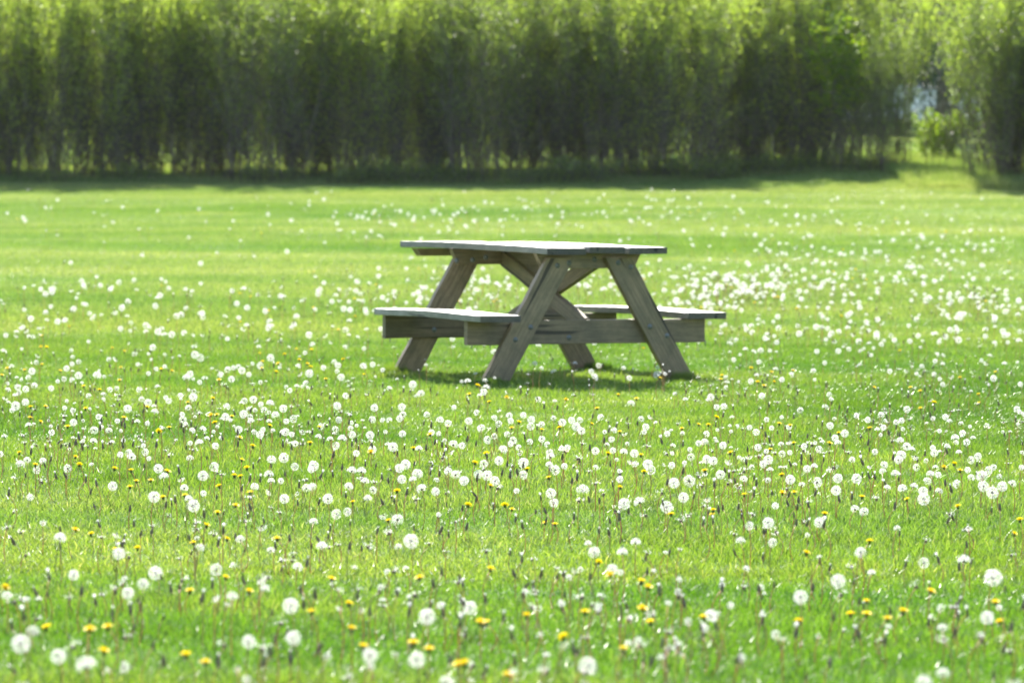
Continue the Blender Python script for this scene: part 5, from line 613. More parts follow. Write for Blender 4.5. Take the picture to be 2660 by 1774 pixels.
PUFFS_FAR="2733,45560,149,50;2221,46600,98,40;1855,49080,88,46;4051,45740,119,51;914,45450,76,39;1071,45700,110,41;5885,45990,82,43;-4976,44780,111,30;-6482,48910,125,47;-2622,48790,84,47;-2356,45510,80,52;504,46960,143,29;-2452,49320,84,30;148,43830,122,33;-248,43250,121,35;-648,48260,115,36;2363,47890,106,38;4327,42960,139,46;5457,47810,73,29;-343,43960,101,50;-3256,46470,78,37;-482,37950,99,43;-654,39080,82,32;-603,42810,85,32;-1292,38810,80,48;-1754,41060,95,31;-1787,37510,95,43;421,46130,79,40;-4118,42420,83,51;-1064,38960,126,42;-2460,43270,76,36;-2479,44420,99,36;-2455,43970,77,37;-1286,36090,129,44;-660,40720,118,49;-1372,42650,77,33;-1646,39960,115,51;-824,41230,106,36;-898,41850,120,50;-554,36210,149,35;-1129,39470,148,40;-1960,40330,148,49;-1863,38680,99,43;532,39480,147,32;-763,40150,74,29;-1777,37740,82,38;-1071,39680,128,38;-1276,41340,137,50;-3242,42140,133,29;-661,38480,143,49;-2813,41980,71,49;462,37740,136,51;-1648,40890,137,38;-2578,38770,83,31;-1593,42050,106,51;107,37370,101,42;-87,38440,150,29;-1501,42550,124,47;-508,38610,83,36;-3584,41720,135,48;-3307,39350,75,30;-1746,41100,84,47;42,39100,133,29;-1611,36950,117,36;-583,41650,131,43;-653,37200,105,46;-132,38260,150,47;-984,40370,102,33;214,42710,79,43;-2974,38880,119,36;-856,38260,107,52;-1565,40760,130,35;551,41040,135,41;-1436,39520,79,40;-931,42110,99,44;-888,40780,143,48;-414,38800,121,51;-1840,41340,99,40;-2016,41050,81,35;-8,39760,138,38;-280,38490,149,48;-1215,42210,73,34;134,42640,95,51;422,41020,93,42;-108,38190,94,30;-1494,40720,114,47;-1697,39490,105,43;-1244,38510,92,47;-670,37430,131,30;-5517,43160,98,40;-5858,40260,113,40;-5243,39310,117,51;-5239,41460,144,32;-5321,39730,121,47;-5872,41460,107,45;-5708,40300,126,33;-5690,41150,92,42;1907,45150,111,38;1901,42280,105,29;1642,40470,113,38;878,40950,114,29;1361,42690,126,31;1268,41270,139,28;1721,45520,102,44;1377,40150,115,37;1533,42400,90,48;1761,42670,78,28;1299,40060,81,44;2006,45960,113,50;1252,39320,125,39;1025,41590,97,50;950,41600,106,31;2094,43760,148,36;1153,44320,95,33;1988,46090,77,45;1703,43850,133,39;164,41970,139,38;1784,39690,130,41;1045,40970,81,37;1401,37590,139,46;789,40730,124,36;1856,43950,87,30;528,42870,96,30;1158,43070,81,34;1588,42740,77,48;1769,41000,133,38;2051,42840,73,40;1152,46840,137,28;2209,43210,107,41;1426,40150,71,37;1670,45730,131,50;1593,42210,106,29;2455,40630,77,35;3110,40170,129,49;2793,38820,113,40;3151,45320,87,49;3000,40370,124,40;2163,40400,145,38;3198,41200,73,39;2567,40990,114,50;2429,41820,125,41;3548,40820,126,47;3977,45700,92,45;3262,39860,96,40;3143,39340,141,35;2492,38920,101,51;3159,45410,71,34;3325,40260,122,33;2587,41750,107,40;2833,40200,71,48;3291,40120,127,50;3258,43710,78,41;-456,42470,116,44;412,43270,130,39;-75,41170,148,45;-408,42470,76,32;119,45590,82,32;-538,41030,134,39;66,45300,114,34;-1422,42860,135,28;-848,43590,141,33;221,42950,146,47;2430,35290,111,49;2430,36740,81,50;1692,34520,118,49;2096,36460,101,48;1997,36720,140,36;3479,40870,88,31;2900,33400,123,50;2112,40430,85,34;3718,41280,74,38;2825,37090,91,35;3209,40280,102,46;2533,35850,126,28;1737,37250,96,46;2794,35180,144,35;3969,39300,117,39;652,38120,106,34;2883,38260,111,49;3701,39040,102,51;3182,34230,143,35;3003,36690,73,32;3950,36520,137,40;3441,38870,142,45;2174,37420,110,51;1722,35420,132,48;2289,35950,135,33;3076,39530,77,46;4093,33330,149,33;4715,39340,126,49;4798,40550,83,30;3984,34740,120,31;5415,38410,116,32;3944,35340,149,52;5108,38270,76,30;4677,37440,107,43;5186,36280,110,50;4126,39230,105,39;4144,35350,140,41;4350,33750,106,45;4808,38410,75,41;6110,40470,96,40;5244,36870,125,36;4252,39480,92,44;4480,34230,84,48;5167,42630,117,38;5132,40270,77,29;4642,43650,78,43;4567,40440,109,38;4891,37480,123,35;3910,36710,104,42;3481,31800,149,33;3922,33200,88,37;2372,34200,110,28;3569,35540,77,35;4289,34520,124,47;1868,34780,98,30;4673,34860,148,35;3562,37680,106,30;2573,35300,84,36;2497,32380,110,30;4578,34940,123,38;3731,35900,73,49;4374,34600,105,32;3192,33120,130,41;3975,32680,84,34;4429,34400,125,40;3243,33700,133,35;3592,38330,127,28;2566,34300,142,46;4827,38530,131,31;4540,36840,109,46;3832,38660,77,34;3018,33270,104,41;3822,35200,109,31;2204,33210,134,48;2396,34120,92,44;3432,38350,144,38;3969,34790,100,36;-4320,38660,81,36;-1429,36800,135,42;-4532,40430,108,33;-2599,34910,116,34;-3753,33600,146,30;-3132,35330,129,41;-1448,36100,114,29;-2185,37770,77,39;-2699,44460,84,52;-3857,37700,112,39;-4806,37710,110,37;-2949,38070,82,37;-1581,39880,95,38;-1086,39770,87,47;-4261,38940,105,46;-2672,33010,75,34;-4752,41490,87,34;-4628,37150,97,46;-2337,38540,141,50;-627,41520,113,39;-831,43160,108,40;-5693,45710,75,45;-1828,27480,103,28;-1347,28440,91,29;-627,27180,138,46;-563,27080,139,51;-121,27370,149,44;-247,29200,130,39;-58,29110,117,36;-315,26540,110,52;-939,27510,84,36;-686,27290,127,50;572,28630,139,48;-956,28060,93,31;1152,31310,95,45;-126,28970,117,40;-21,29070,90,51;-549,30460,122,48;-576,28280,120,38;-1231,26670,94,51;-510,28910,99,33;-95,27110,135,33;-310,27020,140,42;-654,30330,103,29;365,29200,113,42;-247,28880,141,52;-489,29040,136,32;-964,27130,139,44;-155,27160,146,35;135,28940,140,46;-886,31980,90,48;-1175,26400,112,32;-691,25760,109,41;-193,25030,112,28;-291,28840,78,47;-686,27050,101,39;-879,27240,130,30;417,27530,82,49;77,28930,85,43;-511,27970,118,46;432,29390,96,33;162,26380,140,38;-610,27770,143,29;-993,26190,126,29;-438,26330,87,41;-833,29080,125,43;-202,29640,122,35;-641,29350,137,45;-375,29520,124,43;-584,29090,94,48;-712,27890,109,36;-330,29000,89,35;-267,26600,122,31;-970,26640,76,40;-477,28840,116,38;-556,25240,112,36;-325,30040,132,49;-28,29040,93,38;-1510,28420,76,48;-445,26520,137,45;-296,27640,133,28;-706,28630,103,37;-437,29160,80,36;-327,30310,77,51;110,27770,92,49;-383,27100,126,29;-1252,28260,121,39;-759,28040,91,42;-1100,30000,94,45;407,30060,103,46;112,26910,95,35;-1592,29540,111,38;-432,26390,127,51;720,29150,84,32;-420,28100,140,40;-903,27820,136,36;-455,26890,107,44;786,31110,81,32;-549,26280,117,44;-1326,29990,82,42;-490,28530,92,39;-250,30540,109,42;-1154,29390,77,43;-585,27500,91,38;-403,29000,74,52;-696,26920,133,39;98,31200,73,51;-725,28110,102,48;-1054,29100,73,35;-182,27740,111,48;-325,29110,115,34;-419,27380,127,42;-98,28520,135,35;-254,27780,149,32;-465,29550,94,31;-228,28950,127,41;-1124,30650,107,40;-209,25970,135,37;292,29770,78,43;-395,29380,83,35;-23,30390,114,43;-336,28060,130,30;-460,28660,132,29;-1029,27190,131,37;-375,28130,118,31;-1753,26940,71,32;-35,28340,114,42;-121,29010,112,36;-850,26440,114,50;458,29020,150,51;-1228,29140,117,52;-554,26020,135,30;-195,28950,134,48;-574,28630,106,36;-689,28940,85,47;-396,29530,95,37;-1218,27250,95,36;-716,28770,76,32;-410,29340,96,34;-430,28200,134,47;-506,28320,79,42;-198,30030,71,33;-1250,29350,97,49;-922,28300,76,31;-1104,26950,124,41;-1266,27870,106,35;-1423,26360,116,36;-1319,27300,132,45;-1268,26830,149,51;-1718,27070,147,44;-2135,27830,114,43;-1941,27870,78,38;-1948,26840,80,50;-1569,26240,142,38;-1518,25720,121,51;-1769,26170,120,47;-1142,27450,135,39;-2031,28340,87,29;-2069,28120,104,49;-782,26930,120,32;-1193,27820,127,50;-1459,27720,143,46;-913,28200,95,48;-1729,27610,88,50;-1150,27320,95,36;-1331,26980,118,42;-710,28070,149,32;-1555,26960,118,34;-1821,28650,96,41;-3403,28210,77,50;-3342,28480,92,48;-3360,26620,100,37;-3076,27970,103,43;-3184,26530,92,49;-2605,27030,147,51;-3768,31170,114,42;-3551,28270,75,52;-2356,25630,124,49;-1938,25900,96,38;-2898,28180,78,37;-2471,27630,137,40;-4178,28750,101,37;-3686,27600,143,31;-2846,27200,77,28;-2993,28920,106,45;-3210,28480,91,45;-3094,28260,96,31;-3022,27460,139,42;-3565,27650,126,41;-2418,27580,128,38;-2778,26000,149,51;-3500,26220,112,35;-3988,26390,117,32;-3375,28640,109,49;-3728,26610,137,37;-3049,26360,76,38;-2016,26750,118,49;-3079,26410,135,35;-3291,27720,83,32;-3217,26980,129,31;-2573,26350,134,49;-3138,29150,73,51;-2861,27200,83,50;-2683,28530,74,40;-2226,26250,96,45;-3353,28560,78,38;-2384,26710,84,41;-2891,25720,121,30;-3711,29050,82,50;-2649,27300,110,30;-3779,27160,76,36;-3539,27980,97,41;-2739,28880,103,32;-2379,27090,150,29;-2606,26790,147,38;-2404,28190,137,35;-2918,25400,120,37;-3579,27740,119,43;-2772,28860,124,34;-3648,27860,127,35;-3270,28750,140,33;-2837,26620,110,28;-3508,27850,87,51;-3299,28220,84,31;-3120,26580,124,36;1021,29830,145,48;1304,30040,76,43;1066,29920,90,50;723,28710,99,48;1030,30790,80,33;814,32620,134,46;-28,30370,113,32;721,30490,140,42;517,29030,109,49;960,29850,87,50;591,27960,125,35;889,30010,90,47;684,28440,124,31;1236,29570,79,50;852,29230,139,32;851,30930,96,50;653,29600,127,37;288,29650,101,35;946,30130,112,33;1194,33030,116,39;1051,29630,87,39;618,28940,146,30;459,30390,97,50;947,31970,76,37;799,31830,114,51;961,33180,129,30;884,29430,72,44;806,29710,99,51;765,28540,143,50;531,29140,95,36;770,31730,84,44;856,28730,148,47;968,28640,122,50;1167,28090,144,48;837,28620,77,51;545,29570,112,44;1192,29830,148,33;701,28670,106,31;800,30110,130,34;946,29570,99,51;938,29960,126,39;783,27970,148,30;509,31400,81,43;822,29320,98,43;597,28450,136,42;1347,29000,75,51;976,31050,78,43;1015,27100,126,41;858,30010,112,35;1784,28250,136,50;1663,29910,109,46;1798,29790,74,46;2085,29170,131,34;1536,29140,75,49;2062,27870,121,45;1796,30260,81,47;1767,28670,85,46;1758,28200,117,39;1582,28370,136,31;1373,28630,145,35;1638,28570,146,29;1576,29220,124,34;1580,27760,84,43;1909,28870,119,47;1468,29840,72,49;1529,30210,99,31;1915,28300,98,51;1776,28920,135,50;1780,27990,143,49;1818,28790,103,38;1805,29460,91,29;1338,29740,99,38;1818,28840,135,43;1732,29510,103,45;2479,29200,107,48;1915,29140,111,30;2456,29110,86,44;1716,29510,129,50;1857,29900,109,28;1770,30390,80,33;1900,28940,106,45;2218,29370,85,33;1972,28440,149,32;1766,28390,150,43;1701,29050,140,48;1704,29290,107,34;2076,28610,128,46;1755,27900,82,34;1510,28710,101,30;1639,29680,142,44;2462,29850,94,49;2025,29200,94,37;1594,29900,109,34;1437,30620,96,44;1954,29700,78,52;1113,29560,142,48;2357,28510,135,40;1975,30020,79,34;1306,28830,119,41;1832,28750,117,30;1717,28190,129,39;1468,29690,129,47;1865,28510,134,48;1970,28870,79,48;1604,28580,148,46;1670,29170,85,37;1593,28600,87,52;1645,28640,109,42;2154,30020,79,39;1466,28410,77,51;1843,28560,106,39;1790,29530,101,51;1882,29690,120,39;1511,28650,94,50;1830,28270,132,32;1472,29310,118,50;2069,27920,134,35;1706,27940,116,32;2131,29960,111,43;2144,29320,88,43;2041,29090,84,35;1391,28060,145,31;1578,28390,104,47;2026,30390,72,38;1462,27960,122,39;2049,29220,86,29;1449,29190,93,48;1569,28970,120,35;2133,28870,82,35;1780,29740,108,30;1520,29030,89,37;1396,29630,114,48;1942,28010,138,40;1947,28330,84,37;1862,27440,109,30;2264,28880,74,51;1552,29380,113,47;1575,28540,89,30;2087,29310,80,37;1327,29980,80,46;2169,29180,83,47;1595,28630,121,47;1838,27550,146,41;1706,29510,110,34;2063,29210,98,46;1858,28310,115,37;1763,29970,89,29;1955,28930,117,33;1312,30730,76,42;1455,28810,120,34;2333,30870,75,38;2345,34580,123,47;2081,30530,87,31;1792,29160,135,41;2480,28280,145,28;1856,29170,91,40;2557,32600,97,37;2145,30870,80,46;2758,30170,101,44;2094,29060,142,39;2462,32960,115,32;2503,28500,139,33;2914,34260,108,35;1835,31680,96,38;1972,30770,140,46;2461,33490,105,47;2623,31620,121,48;1640,30170,79,42;3064,34080,74,32;1708,28660,142,37;2587,29820,71,49;3084,33250,125,43;1923,29130,148,34;1799,31380,108,37;2177,29720,137,35;2400,32790,78,28;2658,34470,93,29;2123,29960,96,50;3399,33900,95,49;2065,29020,98,45;2304,30860,109,43;2201,30350,121,38;2291,30080,87,28;2640,29610,121,39;2694,33430,97,41;2346,30230,84,33;2211,30520,89,36;1914,32650,83,30;1826,30180,104,32;2323,32130,148,28;2173,31270,83,37;2377,29880,147,49;2659,31310,109,48;1970,30510,142,42;2197,30810,120,29;2869,30980,98,50;3414,33450,83,37;2814,31900,84,36;1703,31650,118,37;2972,33170,128,32;3353,30630,131,51;2699,29570,112,51;3365,30930,108,43;2633,32180,71,38;3663,28710,103,51;3275,29130,100,40;2310,28750,82,37;3406,29070,146,34;3182,30120,109,44;2977,29480,116,41;3115,29160,134,31;3563,28030,102,33;3067,29110,129,34;3369,30620,88,37;3351,29880,94,45;2716,28760,122,33;2829,29390,77,36;3132,28430,91,34;2822,29380,150,35;3178,27900,120,51;2572,29810,139,45;3212,28110,91,43;3543,32710,77,42;2508,27630,117,48;2526,28750,147,51;2594,29480,144,49;2916,29410,86,31;2598,28750,124,52;2166,29720,112,41;3075,29500,95,28;2169,27440,145,43;3340,30400,84,44;2565,29870,70,29;3335,29580,117,46;3500,31180,102,40;2640,29250,72,41;2631,28430,103,32;2409,27620,99,46;3703,32020,117,50;3762,29860,84,47;3633,29170,122,37;3719,29800,126,28;2207,28360,85,34;2340,29310,129,38;3354,28610,104,36;2939,29090,141,44;2238,30840,71,34;1618,30910,95,46;2993,30110,119,34;3305,30630,128,50;1689,27520,86,36;4278,28990,148,44;2819,28240,125,39;2588,28480,83,37;2863,28650,108,51;3931,32510,107,33;2378,28330,148,41;2825,29470,132,40;3297,26930,96,32;3607,28280,111,29;3804,27470,139,47;3595,28350,86,36;3051,27960,95,37;3470,27690,139,50;3278,27490,103,44;3122,26250,138,36;3323,27850,129,46;3612,29070,78,28;3292,27370,145,36;3190,27470,114,47;3761,27810,118,46;3131,26640,101,35;3611,27600,122,37;3387,27620,127,49;3539,27780,92,44;3457,28380,108,38;3133,28620,92,43;3510,26720,93,39;3771,27940,129,46;3561,27800,124,34;3496,27400,102,38;3416,26430,147,45;3703,27260,86,28;3675,27240,83,50;3433,27930,109,51;3385,28300,109,43;3450,27050,125,32;3692,26690,105,45;3435,28230,104,51;3487,27100,143,28;3325,28310,125,39;3837,28410,117,48;3766,28330,133,51;3932,27380,83,44;3168,28060,72,33;3673,27380,104,48;3820,27580,138,43;3588,27050,127,40;3744,27550,96,30;3523,28040,140,30;3109,26090,141,32;3197,28370,99,32;3569,28770,121,44;3483,26380,110,49;3177,26940,109,37;3496,28660,75,42;3792,27160,117,37;3550,28210,127,35;4001,31200,121,46;3993,35620,108,45;3548,30150,75,39;3315,33470,124,40;3741,31570,111,42;4263,33810,124,44;4108,30550,83,41;3972,34160,96,50;4565,32450,92,28;4817,33220,89,39;3754,31580,111,35;3374,29150,118,42;3762,34020,129,52;3417,30730,127,35;4598,32520,128,41;3646,30430,127,33;3649,29630,113,29;3318,29560,71,46;4398,30700,133,40;3381,32960,73,38;4132,30490,122,51;3718,33200,103,42;4000,33260,144,44;3143,27820,113,48;3664,31390,120,30;3653,30510,128,50;4345,33660,125,33;4063,31560,98,33;3107,29680,104,48;3789,29170,139,44;3424,29700,76,47;3820,31020,142,47;3082,29390,130,38;3933,33360,105,41;1052,26490,103,29;1283,28240,126,29;1315,28720,95,37;1299,27020,145,32;1255,27220,118,29;1296,26340,148,43;1440,27420,102,31;1299,27660,95,39;1644,28000,78,28;1480,27770,127,40;1507,27940,90,50;1494,27620,84,30;1578,26750,134,44;1615,26600,142,44;1495,27220,112,31;1440,26520,135,42;1247,27700,103,46;1686,27660,92,33;1317,27130,117,35;1396,28470,92,36;1029,26510,100,46;1303,26190,135,48;1352,26890,90,35;1093,28300,93,39;1543,27040,127,33;1403,26600,140,34;1211,27130,149,48;1071,26560,131,52;1104,27390,87,29;1383,26060,143,50;1373,26470,113,37;1442,27150,124,47;1535,28360,114,32;1428,27970,95,37;1204,27230,136,34;1175,27330,105,30;2912,26160,139,28;2020,28280,100,39;1923,26490,89,45;2154,24650,125,47;1626,25540,105,32;3148,29330,85,43;2389,29340,73,43;2593,26780,84,33;1210,26870,145,41;1469,25210,136,35;2616,27540,77,49;1404,26000,81,32;2192,25770,148,39;2237,28900,143,32;1930,28710,149,34;3205,26410,102,35;1389,28040,100,39;2212,27490,73,37;3273,26700,79,51;3237,26540,115,44;3480,27820,139,32;2540,26200,81,48;1436,29230,85,31;1734,24850,95,49;2170,24610,77,42;2240,26780,137,29;3172,30280,71,30;2196,26030,148,40;2120,27090,112,36;2441,26610,96,49;3136,26820,144,39;2171,27550,133,39;2645,26200,82,48;2307,26720,137,38;3330,27800,90,47;2516,24280,146,49;2913,26330,94,49;1755,26090,101,38;2603,27890,85,41;2643,28370,90,44;2561,24480,96,42;3247,27750,135,35;1820,25470,139,30;1647,26320,147,40;3303,26740,104,48;2700,27580,134,43;1615,24580,130,45;1522,28210,103,30;2460,28170,115,36;2037,27640,119,32;2397,25910,111,34;1255,28420,102,46;2782,25640,107,34;1680,28010,117,43;2635,27810,91,42;1237,24590,95,35;1843,25290,109,47;1244,24500,70,39;1473,25720,81,29;1651,23580,148,33;1475,24050,118,36;1702,25260,133,33;2096,24400,101,34;1506,25840,149,37;1405,24670,128,44;979,24050,142,29;1734,24170,137,29;1746,24110,101,40;1016,26050,101,35;1640,25590,73,43;917,23070,145,33;3079,25330,97,45;2469,25280,150,38;2254,25220,95,45;2880,24850,108,49;2904,24870,86,50;2444,24020,124,31;3154,26380,92,34;3543,25510,84,39;2349,24590,142,35;3277,25290,113,44;2416,25280,129,47;2350,25600,86,49;2433,24390,121,49;2082,25040,140,49;2620,26220,101,47;3220,23730,139,30;1934,24610,124,49;3587,25120,81,33;2610,26000,120,29;2982,24400,106,51;2782,25040,87,42;2602,23910,130,39;2262,26210,99,31;2457,25160,110,34;3400,27100,73,34;2520,25260,80,50;3778,26360,90,43;2961,24960,87,46;2130,24510,119,33;2453,24270,83,37;2140,25270,113,50;1395,23410,128,47;2023,25900,77,37;2314,23670,123,38;2429,26250,142,42;1712,24730,82,41;2858,24840,117,30;2738,24390,95,31;3335,25250,133,34;3019,25190,118,47;2847,24350,92,38;2199,25470,96,38;2277,23990,121,47;1626,24860,149,52;1781,25920,105,36;2825,27250,108,32;2313,24760,116,45;3054,25170,78,47;3454,26200,104,41;3258,25160,78,40;3522,25050,118,41;3052,25150,141,33;3171,24010,117,39;3723,26230,121,33;3619,25690,134,32;3315,23900,136,52;3054,25050,133,29;3670,27900,127,50;3368,25080,121,48;3420,25210,87,42;3303,24510,133,48;-2310,24090,145,48;-2729,23550,95,29;-2002,23640,146,39;-2355,24300,115,51;-2443,24600,124,33;-2506,25010,106,52;-1686,24020,88,41;-2479,23600,88,30;-2195,24470,96,49;-2295,24140,107,44;-2034,25850,106,36;-2215,23780,134,50;-3346,25000,88,34;-3273,24130,95,37;-3591,24850,88,45;-3335,24070,100,38;-3157,24430,75,29;-3076,23260,143,32;-3112,25350,108,33;-3165,24150,92,43;-3327,24730,97,36;-3176,23860,147,45;-2655,25430,87,42;-3296,25030,143,50;-2184,25810,105,46;-2858,26310,87,39;-1969,25320,91,35;-3462,27100,146,51;-2338,25800,121,52;-3081,24770,145,49;-3060,25030,138,41;-2708,25710,111,38;-2931,25650,119,33;-3144,24290,125,38;-3174,24930,138,38;-3971,24970,107,45;-3330,26090,105,45;-2565,24540,102,30;-2447,24430,104,43;-2681,25020,82,42;-2247,26290,83,42;-3232,23830,134,41;-1078,26820,76,42;-874,24340,147,39;-1124,25200,134,46;-996,23580,136,35;-965,24220,148,36;-1093,24450,94,33;-1175,26510,102,50;-852,24380,111,38;434,37060,141,29;-737,36360,147,46;1131,35800,102,36;704,37310,135,31;594,31450,86,31;-912,36340,79,46;1919,30120,72,45;2768,31890,100,30;-111,36780,81,35;-385,26660,79,37;534,31940,140,39;1140,34510,99,43;-2299,32510,71,34;406,35880,145,46;2785,34110,135,36;1504,31120,89,41;-310,29120,129,50;1563,29820,84,34;1933,29740,123,43;-727,30530,134,28;-1329,36260,114,48;-1829,35550,89,31;-3293,32470,81,49;-894,30740,95,39;-44,29480,123,38;-2625,30760,139,51;4041,29650,97,43;1287,32000,89,43;-1477,28630,130,40;-2025,32810,99,51;-4689,43910,75,46;-629,32900,114,49;-5310,33390,80,45;405,32620,75,51;133,32110,111,49;2881,35590,140,49;3056,31930,138,36;1035,35300,119,41;2550,34130,70,31;2947,32970,127,38;-114,23200,77,44;-17,22160,129,44;168,23040,123,41;16,22820,81,38;731,24700,131,30;40,25340,100,33;218,24130,113,52;-432,24930,81,32;781,24970,147,33;-384,23600,134,41;-230,23480,76,31;364,20990,132,33;42,21740,149,35;298,24660,135,52;531,23580,119,38;14,23280,113,48;225,24500,105,43;-375,23260,98,30;236,20460,111,44;464,20300,91,37;625,20440,140,31;438,20130,137,35;653,20290,93,36;444,19590,139,42;828,20800,84,52;515,21640,88,38;855,21450,90,30;-1822,25140,102,34;-1563,23370,138,36;-1495,24730,122,34;-1140,25000,89,49;-1237,24090,123,46;-1523,25600,74,32;-1335,24020,126,51;-1527,25570,80,42;-1615,24120,141,30;-1285,23530,93,40;-527,22550,148,45;-1827,23460,128,36;-1717,25870,73,50;-2136,24470,80,29;-1190,24050,81,37;-1661,24940,110,48;-1628,24750,129,42;-1481,27900,94,52;-2365,24560,78,34;-1787,24300,146,48;-1813,24870,124,32;-1046,26200,114,44;-1253,25490,71,31"
FLOWERS_FAR="-1590,42050,74,37;-589,40900,57,37;-2532,36780,120,38;-5471,40400,63,38;1989,41140,107,33;2097,41440,116,32;2536,41260,68,31;4399,37170,111,36;4181,40050,90,36;-1101,29480,63,32;-381,29670,79,32;-164,25840,110,33;-1191,27530,89,37;-403,27190,112,36;-787,30710,93,35;-120,27910,69,33;-141,27450,93,32;-1461,26840,83,36;-1971,27520,96,34;-2710,28240,109,30;-1753,26300,109,38;-2104,28210,64,33;1065,29580,102,38;218,31080,69,33;1812,27380,117,34;1723,28810,107,32;2062,28320,78,36;2070,28580,58,32;2028,28280,80,36;2851,29460,107,33;1718,29360,74,37;2697,30770,70,37;3094,34330,89,31;2761,29680,94,31;2868,30590,104,32;2035,33580,119,31;2093,26910,114,38;3600,27810,102,36;3258,26920,57,37;4459,32860,64,34;1416,27390,74,36;2396,26630,86,36;858,23810,72,30;-1893,25460,102,33;-3071,25330,69,31;-3596,24910,67,32;-3164,24580,60,36;-1141,26500,56,32;-830,25690,70,38;2574,36150,63,31;-1685,30940,57,31;417,24920,57,31;-1170,24600,120,33;-837,26880,56,32"
